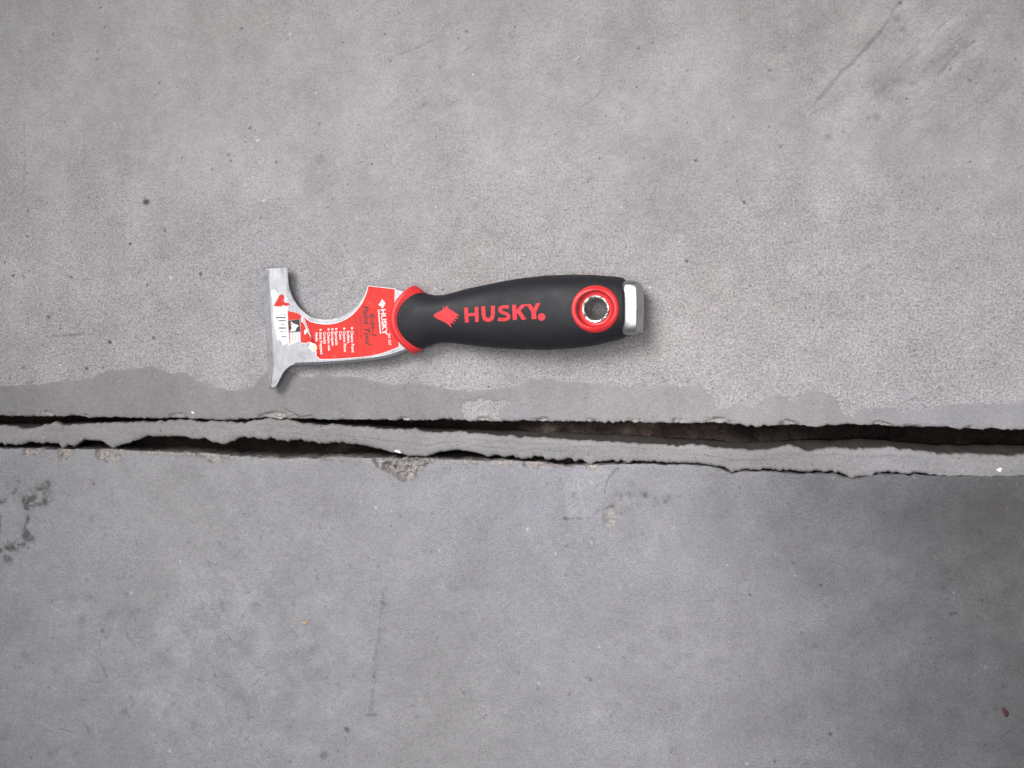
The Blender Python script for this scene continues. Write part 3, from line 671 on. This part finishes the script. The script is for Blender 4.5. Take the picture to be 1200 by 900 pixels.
def torn(pts, amp=0.5, step=1.2, seed=1):
    r = random.Random(seed); out = []
    for i in range(len(pts)):
        p = np.array(pts[i]); q = np.array(pts[(i + 1) % len(pts)]); L = np.linalg.norm(q - p); k = max(1, int(L / step))
        for j in range(k):
            s_ = p + (q - p) * j / k
            out.append((s_[0] + r.uniform(-amp, amp), s_[1] + r.uniform(-amp, amp)))
    return out
T0 = TH + 0.00010
up_edge = catmull(Z1([(330,386),(370,418),(430,434),(500,437),(570,420),(640,380),(700,310),(733,240),(745,192)]), 3)
right_edge = catmull(Z1([(915,212),(912,330),(920,450),(942,575)]), 3)
low_edge = catmull(Z1([(938,580),(880,604),(800,630),(700,645),(560,655),(440,660)]), 3)
left_edge = torn(Z1([(440,660),(412,640),(416,600),(405,566),(372,548),(345,556),(320,555),(318,470),(316,400)]), 0.35, 1.0, 4)
main = up_edge + right_edge + low_edge[:-1] + left_edge
backing = offset_poly(main, [-0.75] * len(main))
sticker = flat('label_sticker', main, T0 + 0.00008, M['sticker'], tool, 0.00007, 'red printed paper label, torn at its left end')
flat('paper_border', backing, T0, M['paper'], sticker, 0.00009)
Z3 = lambda p: Z1(p, 12, 315, 335)
whitep = torn(Z3([(62,288),(250,298),(262,350),(300,840),(284,852),(262,800),(240,822),(205,850),(150,745),(128,770),(112,735),(82,600),(58,450)]), 0.4, 1.0, 8)
tornlab = flat('torn_label', whitep, T0, M['paper'], tool, 0.00009, 'white torn remains of the label with small black print')
flats('paper_scrap', [torn(Z3([(34,52),(85,58),(112,92),(150,118),(112,180),(84,240),(58,286),(44,200)]), .5, .9, 3), torn(Z3([(215,130),(262,180),(268,215),(230,200)]), .4, .9, 5), torn(Z3([(205,205),(290,238),(300,262),(270,300),(262,350),(250,296),(205,290)]), .4, .9, 6)], T0 - 0.00003, M['paper'], tornlab)
flats('red_scrap', [torn(Z3([(80,284),(75,265),(108,230),(138,150),(160,124),(210,130),(215,170),(196,210),(240,235),(290,245),(290,268),(240,285),(210,270),(160,285)]), .5, 1.0, 7),
                    Z3([(265,356),(330,364),(400,384),(440,404),(455,425),(436,452),(428,470),(275,482)]), Z3([(264,484),(272,484),(300,836),(293,838)]), Z3([(442,440),(470,430),(462,600),(470,800),(452,790)])], T0 + 0.00006, M['sticker'], tornlab)
flat('emblem_panel', Z3([(277,492),(430,472),(441,640),(287,652)]), T0 + 0.00006, M['black'], tornlab, 0.00003)
flats('emblem', [Z3([(308,498),(345,527),(425,557),(392,590),(372,638),(292,640),(322,600),(312,560)])], T0 + 0.0001, M['white'], tornlab)
flats('emblem_eye', [Z3([(323 + 9 * math.cos(a), 537 + 9 * math.sin(a)) for a in np.linspace(0, 5.5, 8)])], T0 + 0.00013, M['black'], tornlab)
flats('blank_panel', [Z3([(302,662),(441,652),(446,780),(390,796),(332,822),(304,850)])], T0 + 0.00006, M['white'], tornlab)
rr = random.Random(5); dash = []
for y, x0, x1, hh, den in [(410,112,232,7,.6),(446,100,236,13,.9),(490,136,238,11,.85),(545,180,240,8,.5),(593,142,243,12,.9),(642,160,244,7,.7),(684,190,240,6,.5),(714,166,246,10,.7)]:
    x = x0
    while x < x1:
        L = rr.uniform(5, 16)
        if rr.random() < den + .1: dash.append(Z3([(x, y - hh * .7), (x + L, y - hh * .7 - 1), (x + L, y + hh * .7 - 1), (x, y + hh * .7)]))
        x += L + rr.uniform(1.5, 4)
flats('small_print', dash, T0 + 0.00007, M['black'], tornlab)
dash = []
for x in (330, 350, 372, 395, 415):
    y = 675
    while y < 770:
        L = rr.uniform(5, 14); dash.append(Z3([(x, y), (x + 4, y), (x + 4, y + L), (x, y + L)])); y += L + rr.uniform(3, 9)
flats('small_print', dash, T0 + 0.0001, M['darkred'], tornlab)
# round mark, its lower left torn away
disc = [(365.6 + 5.8 * math.cos(a), 407.6 + 5.8 * math.sin(a)) for a in np.linspace(-2.2, 1.15, 22)]
flats('round_mark', [disc + torn([(366, 412), (361, 408), (362.5, 404)], .3, .8, 2)], T0 + 0.00013, M['white'], sticker)
flats('round_mark_half', [[(367.0, 403.6), (369.2, 405), (370, 407.6), (369.2, 410.2), (367.2, 411.2)]], T0 + 0.00016, M['yellow'], sticker)
flats('scuff', [torn(Z3([(455,440),(475,430),(480,470),(460,520)]), .3, .8, 11), torn(Z3([(500,620),(535,610),(540,650),(515,690),(498,670)]), .4, .8, 12)], T0 + 0.00012, M['paper'], sticker)

def text(body, p0, p1, cap, mat, parent, dz, shear=0.0, bold=0.0, name='lettering'):
    """text running from p0 to p1 (pixels), glyph tops to the right of that direction's left-hand side"""
    cu = bpy.data.curves.new('t', 'FONT'); cu.body = body; cu.size = 1; cu.shear = shear; cu.offset = bold; cu.resolution_u = 3
    o = bpy.data.objects.new('t', cu); C.objects.link(o)
    dg = bpy.context.evaluated_depsgraph_get(); dg.update()
    me = bpy.data.meshes.new_from_object(o.evaluated_get(dg))
    bpy.data.objects.remove(o); bpy.data.curves.remove(cu)
    co = np.zeros(len(me.vertices) * 3, np.float32); me.vertices.foreach_get('co', co); co = co.reshape(-1, 3)
    u = (co[:, 0] - co[:, 0].min()) / (np.ptp(co[:, 0]) + 1e-9); v = co[:, 1] / 0.69
    p0 = np.array(p0); p1 = np.array(p1); d = p1 - p0; nn = np.array([-d[1], d[0]]) / np.linalg.norm(d) * -1
    q = p0 + u[:, None] * d + v[:, None] * cap * nn
    w = PT(q[:, 0], q[:, 1], dz) - BASE
    me.vertices.foreach_set('co', w.astype(np.float32).ravel()); me.update()
    b = bmesh.new(); b.from_mesh(me)
    bmesh.ops.recalc_face_normals(b, faces=b.faces)
    for f in b.faces:
        f.normal_update()
        if f.normal.z < 0: f.normal_flip()
    b.to_mesh(me); b.free()
    return link(name, me, mat, parent)
TZ = T0 + 0.00014
text('HUSKY', (446.1, 362.6), (448.6, 393.0), 5.4, M['white'], sticker, TZ, 0, 0.035)
text('6-in-1', (433.4, 367.6), (435.2, 394.6), 5.6, M['black'], sticker, TZ, 0.28, 0.02)
text('Paint Tool', (425.2, 358.4), (428.4, 405.2), 6.0, M['black'], sticker, TZ, 0.28, 0.02)
text('Herramienta', (420.9, 368.8), (422.4, 396.2), 2.8, M['darkred'], sticker, TZ, 0.25, 0.0)
text('para Pintar 6 en 1', (415.9, 372.8), (418.0, 409.0), 2.8, M['darkred'], sticker, TZ, 0.25, 0.0)
text('301 527', (454.4, 390.6), (455.6, 404.8), 2.9, M['white'], sticker, TZ, 0, 0.02)
Z4 = lambda x, y: (x / 20 + 364, y / 20 + 378)
for s_, x, y0, y1, bul in [('Cleans Paint', 938, 190, 705, 130), ('Rollers', 848, 195, 482, None), ('Opens Paint', 757, 200, 690, 140), ('Cans', 667, 202, 402, None), ('Spreads', 568, 205, 532, 150), ('Scrapes', 478, 208, 542, 155), ('Cleans out', 388, 220, 662, 160), ('Cracks', 294, 222, 502, None), ('Sets Popped', 203, 230, 742, 172), ('Nails', 108, 240, 442, None)]:
    text(s_, Z4(x, y0), Z4(x + (y1 - y0) * .055, y1), 3.0, M['white'], sticker, TZ, 0, 0.03)
    if bul: flats('bullet', [[(Z4(x + 32, bul)[0] + 1.3 * math.cos(a), Z4(x + 32, bul)[1] + 1.3 * math.sin(a)) for a in np.linspace(0, 5.6, 10)]], TZ, M['white'], sticker)
bars = []; y = 362.8
while y < 390.5:
    L = rr.uniform(.9, 1.7); xx = 442.7 + (y - 362.8) * .085
    bars.append([(xx, y), (xx + 1.7, y), (xx + 1.75, y + L), (xx + .05, y + L)]); y += L + .35
flats('small_print', bars, TZ, M['white'], sticker)
Z2 = lambda p: Z1(p, 12.86, 415, 340)
flats('emblem', [Z2([(420,130),(436,158),(462,178),(468,210),(452,235),(430,272),(410,262),(396,236),(362,228),(380,200),(398,180)])], TZ, M['white'], sticker)
flats('emblem_eye', [Z2([(424 + 9 * math.cos(a), 183 + 9 * math.sin(a)) for a in np.linspace(0, 5.5, 8)])], TZ + 0.00003, M['black'], sticker)

# ---- grip: lofted oval sections
GT = np.array([(480,340.3),(493,340.8),(500.5,344.3),(509.5,346),(520,345.8),(532,342.8),(550,337.8),(580,331.5),(610,326.3),(640,323.2),(670,322),(695,322.5),(713.8,323.8),(728,325.2),(732,326.6),(734,329.5)])
GB = np.array([(480,410),(490,409.6),(496,409),(502,405.8),(511,402.8),(520,401.7),(532,402.5),(550,404.7),(580,408),(610,409.2),(640,409.8),(670,408),(695,405),(720,399.4),(731,396.2),(734,393.5)])
HH = np.array([(488,.0080),(494,.0087),(502,.0087),(515,.0088),(560,.0102),(640,.0124),(690,.0124),(720,.0118),(731,.0112),(734,.0104)])
def smooth_interp(x, A, k=3.0):
    x = np.asarray(x, float); r = 0
    for o, w_ in ((-k, .25), (0, .5), (k, .25)): r = r + w_ * np.interp(x + o, A[:, 0], A[:, 1])
    return r
def gcw(px): 
    t_, b_ = smooth_interp(px, GT, 2), smooth_interp(px, GB, 2); return (t_ + b_) / 2, (b_ - t_) / 2
def gh(px): return smooth_interp(px, HH, 6)
NEXP = 2.35
def bulge(px): return 21.5 * (1 - ss(489, 575, np.asarray(px, float)))
NA = 96
ang = np.linspace(0, 2 * np.pi, NA, endpoint=False)
cv = np.sign(np.cos(ang)) * np.abs(np.cos(ang)) ** (2 / NEXP); sv = np.sign(np.sin(ang)) * np.abs(np.sin(ang)) ** (2 / NEXP)
def ring(px, w_, h_, c_, B, cv=cv, sv=sv):
    x = px - B * (1 - cv ** 2); y = c_ - w_ * cv
    q = PT(x, y)                      # plan position on the middle plane
    q[:, 2] += h_ * sv
    return q
def loft(name, rings, close0=True, close1=True, smooth=True):
    V = []; F = []; na = len(rings[0])
    for r in rings: V += list(r)
    for i in range(len(rings) - 1):
        for j in range(na): F.append([i * na + j, i * na + (j + 1) % na, (i + 1) * na + (j + 1) % na, (i + 1) * na + j])
    # folded end caps: the ring meets itself on the middle line, so a bowed end stays bowed
    for close, i in ((close0, 0), (close1, len(rings) - 1)):
        if not close: continue
        for j in range(na // 2):
            a, b = j, j + 1; c, d = (na - j - 1) % na, (na - j) % na
            f = [i * na + k for k in (a, b, c, d)]
            f = [v for k, v in enumerate(f) if v not in f[:k]]
            if len(f) > 2: F.append(f)
    me = mesh_from(name, V, F, smooth); fix_normals(me); return me
st_ = np.concatenate([np.linspace(489, 500, 8), np.linspace(503, 728, 76), np.linspace(729.5, 734, 6)])
rings = []
for px in st_:
    c_, w_ = gcw(px); r = ring(px, float(w_), float(gh(px)), float(c_), float(bulge(px)))
    if 520 < px < 732:                # coarse grain of the rubber along the flanks
        sidek = np.clip(np.abs(cv) - 0.93, 0, 1) / 0.07 * ss(560, 640, px)
        r[:, 1] += np.sign(cv) * sidek * 0.00022 * hash2(np.full(NA, px * 3).astype(int), np.arange(NA), 5)
    rings.append(r)
c_, w_ = gcw(734); rings.append(ring(734.4, float(w_) * .9, .0088, float(c_), 0))
gm = loft('grip', rings)
grip = link('grip', gm, M['rubber'], tool)

def gsurf(px, py):
    """height of the grip's upper surface above its middle plane at a pixel of that plane"""
    px = np.asarray(px, float); s_ = px + 0.0
    for _ in range(8):
        c_, w_ = gcw(s_); v = np.clip((c_ - py) / w_, -1, 1); s_ = px + bulge(s_) * (1 - v ** 2)
    c_, w_ = gcw(s_); v = np.clip(np.abs((c_ - py) / w_), 0, 1)
    return gh(s_) * (1 - v ** NEXP) ** (1 / NEXP)
def on_grip(px, py, lift=0.0):
    """what the camera sees at (px,py) on the crown of the grip"""
    px = np.atleast_1d(np.asarray(px, float)); py = np.atleast_1d(np.asarray(py, float))
    h_ = np.full(px.shape, .009)
    for _ in range(5):
        q = PT(px, py, h_); mx, my = toPX(q[:, 0], q[:, 1], zax(q[:, 0])); h_ = gsurf(mx, my) + lift
    return PT(px, py, h_)

# ---- hanging hole, cut right through
HC = (697.3, 362.0)
h0 = on_grip([HC[0]], [HC[1]])[0]
cut = bpy.data.meshes.new('cut'); b = bmesh.new()
bmesh.ops.create_cone(b, cap_ends=True, segments=64, radius1=0.0092, radius2=0.0092, depth=0.06)
bmesh.ops.translate(b, verts=b.verts, vec=Vector(h0 - BASE)); b.to_mesh(cut); b.free()
co_ = bpy.data.objects.new('cut', cut); C.objects.link(co_); co_.location = BASE
bo = grip.modifiers.new('hole', 'BOOLEAN'); bo.operation = 'DIFFERENCE'; bo.object = co_; bo.solver = 'EXACT'
bpy.context.view_layer.update(); dg = bpy.context.evaluated_depsgraph_get(); dg.update()
nm = bpy.data.meshes.new_from_object(grip.evaluated_get(dg)); nm.name = 'grip'
grip.modifiers.clear(); grip.data = nm; bpy.data.objects.remove(co_)
nm.polygons.foreach_set('use_smooth', np.ones(len(nm.polygons), bool)); nm.set_sharp_from_angle(angle=math.radians(40))

PXM = 0.000457
def lathe(name, prof, mat, parent, seg=72, conform=True, mz=None):
    """prof: (radius, drop, follow) - follow 1 sits on the grip's surface, 0 on the level of its centre"""
    V = []; F = []
    th = np.linspace(0, 2 * np.pi, seg, endpoint=False)
    for r, dz, fo in prof:
        X_ = h0[0] + r * np.cos(th); Y_ = h0[1] + r * np.sin(th)
        mx, my = toPX(X_, Y_, zax(X_)); zs = zax(X_) + gsurf(mx, my)
        zf = h0[2] + SL * (X_ - h0[0])
        Z_ = fo * zs + (1 - fo) * zf + dz
        V += list(np.stack([X_, Y_, Z_], -1))
    for i in range(len(prof) - 1):
        for j in range(seg): F.append([i * seg + j, i * seg + (j + 1) % seg, (i + 1) * seg + (j + 1) % seg, (i + 1) * seg + j])
    me = mesh_from(name, V, F, True); fix_normals(me); me.set_sharp_from_angle(angle=math.radians(45))
    return link(name, me, mat, parent)
red_ring = lathe('hang_ring', [(.0121,-.0008,1),(.01205,.0001,1),(.0118,.0004,1),(.0112,.0005,.8),(.0101,.0004,.5),(.0096,.00005,.2),(.0090,-.0012,0),(.0085,-.0024,0),(.0081,-.0027,0),(.0068,-.0028,0),(.0066,-.006,0)], M['red'], tool)
red_ring['label'] = 'red ring around the hanging hole'
lathe('eyelet', [(.0070,-.0034,0),(.0070,-.0022,0),(.0067,-.0018,0),(.0060,-.0018,0),(.0055,-.0022,0),(.0052,-.0032,0),(.0051,-.006,0),(.0048,-.0068,0),(.0046,-.012,0),(.0046,-.0236,0),(.0056,-.0236,0)], M['eyelet'], red_ring)

# ---- red collar
crings = [ring(px, w_, h_, 374.6, 21.5) for px, w_, h_ in [(483.0, 35.5, .0064), (482.6, 37.5, .0076), (483.4, 39.0, .0087), (485.2, 39.9, .0093), (487.2, 40.0, .0094), (489.0, 39.4, .0092), (490.6, 37.8, .0086), (494, 35.6, .0077), (499, 31, .0069)]]
link('collar', loft('collar', crings), M['red'], tool, label='glossy red collar between blade and grip')

# ---- steel butt cap
N2 = 5.0
cv2 = np.sign(np.cos(ang)) * np.abs(np.cos(ang)) ** (2 / N2); sv2 = np.sign(np.sin(ang)) * np.abs(np.sin(ang)) ** (2 / N2)
capr = [(728, 28, .0080, 361.2), (732, 30.8, .0094, 361.0), (735, 31.8, .0098, 360.8), (742, 31.6, .0098, 360.6), (746.4, 30.8, .0096, 360.6), (747.6, 30.2, .0088, 360.7), (748.6, 29.8, .0076, 361), (750.5, 29.0, .0050, 361.6), (752.6, 27.6, .0024, 362.2), (753.4, 26.0, .0010, 362.5)]
me = loft('butt_cap', [ring(px, w_, h_, c_, -1.5 * ss(738, 752, px), cv2, sv2) for px, w_, h_, c_ in capr]); me.set_sharp_from_angle(angle=math.radians(28))
link('butt_cap', me, M['cap'], tool, label='bare steel striking cap at the end of the grip')

# ---- print on the grip
def printed(name, pts, parent, lift=0.00006):
    b = bmesh.new(); f = b.faces.new([b.verts.new((x, y, 0)) for x, y in pts]); f.normal_update(); bmesh.ops.triangulate(b, faces=[f])
    for _ in range(5):
        es = [e for e in b.edges if e.calc_length() > 2.2]
        if not es: break
        bmesh.ops.subdivide_edges(b, edges=es, cuts=1); bmesh.ops.triangulate(b, faces=b.faces)
    q = np.array([v.co[:2] for v in b.verts]); w_ = on_grip(q[:, 0], q[:, 1], lift) - BASE
    for v, c in zip(b.verts, w_): v.co = Vector(c)
    for f in b.faces:
        f.normal_update()
        if f.normal.z < 0: f.normal_flip()
    me = bpy.data.meshes.new(name); b.to_mesh(me); b.free()
    me.polygons.foreach_set('use_smooth', np.ones(len(me.polygons), bool))
    return link(name, me, M['redink'], parent)
Z6 = lambda p: Z1(p, 8, 500, 345)
def stroke(pts, wd, n=5):
    c = np.array(catmull(pts, n)); t_ = np.gradient(c, axis=0); t_ /= np.linalg.norm(t_, axis=1)[:, None]
    nn = np.stack([-t_[:, 1], t_[:, 0]], -1) * wd / 2
    return [tuple(p) for p in c + nn] + [tuple(p) for p in (c - nn)[::-1]]
printed('emblem', Z6([(62,200),(90,175),(153,145),(156,114),(174,134),(187,102),(210,138),(260,165),(308,200),(276,206),(296,229),(256,227),(277,254),(237,246),(261,276),(222,263),(231,312),(205,285),(160,255),(110,235),(80,215)]), grip)
printed('letter', Z6([(350,125),(386,122),(389,176),(452,172),(449,120),(484,117),(488,257),(454,260),(453,201),(391,205),(395,262),(360,266)]), grip)
printed('letter', Z6(stroke([(530,112),(532,150),(535,195),(548,228),(578,240),(608,226),(620,192),(621,150),(622,107)], 36)), grip)
printed('letter', Z6(stroke([(770,119),(728,116),(698,124),(686,145),(704,166),(742,180),(766,198),(768,218),(744,232),(704,236),(668,233)], 31)), grip)
printed('letter', Z6([(800,98),(838,96),(841,148),(888,95),(931,91),(931,108),(918,112),(880,152),(936,234),(893,237),(852,176),(845,184),(846,237),(808,240)]), grip)
printed('letter', Z6([(934,91),(975,90),(1004,132),(1024,84),(1066,81),(1026,165),(1029,230),(984,232),(982,165),(944,108),(934,108)]), grip)
printed('full_stop', Z6([(1077 + 35 * math.cos(a), 212 + 35 * math.sin(a)) for a in np.linspace(0, 6.1, 28)]), grip)

# ------------------------------------------------------------------ crumbs and a fibre
def crumb(name, px, py, size, col, label, cat, group=None, z=0.0, flatk=0.45, asp=1.0, rot=0.0, seed=1, zlift=0.0):
    r = random.Random(seed); b = bmesh.new(); bmesh.ops.create_icosphere(b, subdivisions=2, radius=1)
    s_ = size * 0.00046
    for v in b.verts:
        k = 1 + r.uniform(-.22, .22); v.co = Vector((v.co.x * k * asp * s_, v.co.y * k * s_, v.co.z * k * s_ * flatk))
    bmesh.ops.rotate(b, verts=b.verts, cent=(0, 0, 0), matrix=Matrix.Rotation(rot, 3, 'Z'))
    me = bpy.data.meshes.new(name); b.to_mesh(me); b.free()
    o = link(name, me, col, None, label=label, category=cat); q = P([px], [py], z)[0]
    o.location = (q[0], q[1], z + s_ * flatk * 0.6)
    if group: o['group'] = group
    return o
M['chalk'] = plain('white_paint', (0.82, 0.82, 0.84), 0.6, 0.1); M['orange'] = plain('orange_crumb', (0.50, 0.33, 0.19), 0.7, 0.2)
M['brown'] = plain('brown_leaf', (0.055, 0.026, 0.022), 0.7, 0.3); M['fibre'] = plain('brown_fibre', (0.10, 0.075, 0.06), 0.7, 0.2)
zs = -0.0007
crumb('paint_fleck', 1170.5, 550.5, 3.3, M['chalk'], 'largest white paint fleck on the filler strip near the right border', 'paint fleck', 'white paint flecks', zs, .28, 1.25, .4, 1)
crumb('paint_fleck', 1162.5, 542.5, 1.6, M['chalk'], 'upper left small white paint fleck on the filler strip', 'paint fleck', 'white paint flecks', zs, .4, 1, 0, 2)
crumb('paint_fleck', 1174.5, 547, 1.5, M['chalk'], 'small white paint fleck right of the largest fleck', 'paint fleck', 'white paint flecks', zs, .4, 1, 0, 3)
crumb('paint_fleck', 1166, 547, 1.0, M['chalk'], 'tiniest white paint fleck beside the largest fleck', 'paint fleck', 'white paint flecks', zs, .4, 1, 0, 4)
crumb('orange_crumb', 357, 730, 2.0, M['orange'], 'small orange crumb on the lower slab', 'crumb', None, 0, .4, 1.5, 0, 5)
crumb('leaf_scrap', 1178, 834, 3.0, M['brown'], 'dark reddish brown scrap on the slab near the right border', 'scrap', None, 0, .3, 1.9, -1.1, 6)
crumb('plaster_flake', 466, 528.8, 2.0, M['chalk'], 'white flake on the lower rim of the filler strip', 'flake', None, -0.0012, .4, 2.2, -.35, 7)
crumb('plaster_crumb', 226, 483.5, 1.5, M['chalk'], 'whitish crumb at the upper rim of the crack left of the blade', 'crumb', None, 0.0002, .5, 1.4, -.3, 8)
def tube(name, pts, r, mat, **props):
    V = []; F = []; c = np.array(pts); t_ = np.gradient(c, axis=0)
    for i, (p, d) in enumerate(zip(c, t_)):
        d = d / np.linalg.norm(d); a = np.cross(d, [0, 0, 1]); a /= np.linalg.norm(a) + 1e-9; bb = np.cross(a, d)
        for k in range(6): V.append(tuple(p + r * (math.cos(k * 1.047) * a + math.sin(k * 1.047) * bb)))
    for i in range(len(c) - 1):
        for k in range(6): F.append([i * 6 + k, i * 6 + (k + 1) % 6, i * 6 + 6 + (k + 1) % 6, i * 6 + 6 + k])
    me = bpy.data.meshes.new(name); me.from_pydata(V, [], F); me.update()
    return link(name, me, mat, None, **props)
fb = catmull([(333.5,478),(338,481.5),(343,482.6),(347,486),(351,488.4),(357,487),(362,486.6),(366,485.2)], 5)
tube('fibre', [P([x], [y], 0.0009 + 0.0003 * math.sin(i * .6))[0] for i, (x, y) in enumerate(fb)], 0.00014, M['fibre'], label='thin curly brown fibre on the mortar skim beside the crack', category='fibre')

# ------------------------------------------------------------------ loose grit along the broken rims
V = []; F = []; rg = random.Random(12)
ib = bmesh.new(); bmesh.ops.create_icosphere(ib, subdivisions=1, radius=1); ico_v = [v.co.copy() for v in ib.verts]; ico_f = [[v.index for v in f.verts] for f in ib.faces]; ib.free()
def grain(x, y, z, r):
    k = len(V); a = rg.uniform(.7, 1.4); h_ = rg.uniform(.5, .9); ro = rg.uniform(0, 6)
    for c in ico_v:
        q = c * rg.uniform(.75, 1.2); xx, yy = q.x * a, q.y
        V.append((x + r * (xx * math.cos(ro) - yy * math.sin(ro)), y + r * (xx * math.sin(ro) + yy * math.cos(ro)), z + r * h_ * (q.z + .55)))
    F.extend([[k + i for i in f] for f in ico_f])
for k in range(330):
    x = rg.uniform(-0.29, 0.29); u = rg.random(); r = 0.00012 + 0.00034 * rg.random() ** 3; dd = abs(rg.gauss(0, .0022))
    xa = np.array([x])
    if u < .45: grain(x, float(e4(xa)[0]) - .0008 - dd, -.0001, r)
    elif u < .80: grain(x, float(e1(xa)[0]) + .0011 + dd, .0003, r)
    else:
        t_ = rg.uniform(.1, .9); grain(x, float(e2(xa)[0]) * (1 - t_) + float(e3(xa)[0]) * t_, -.0011, r)
for k in range(46):
    q = P([rg.gauss(474, 16)], [rg.gauss(549, 6)], -.004)[0]; grain(q[0], q[1], -.0046, rg.uniform(.0002, .0007))
me = bpy.data.meshes.new('loose_grit'); me.from_pydata(V, [], F); me.update()
M['grit'] = plain('grit', (0.40, 0.37, 0.35), 0.8, 0.5, 240)
link('loose_grit', me, M['grit'], None, kind='stuff', label='pale loose grit scattered along the broken rims of the crack', category='grit')
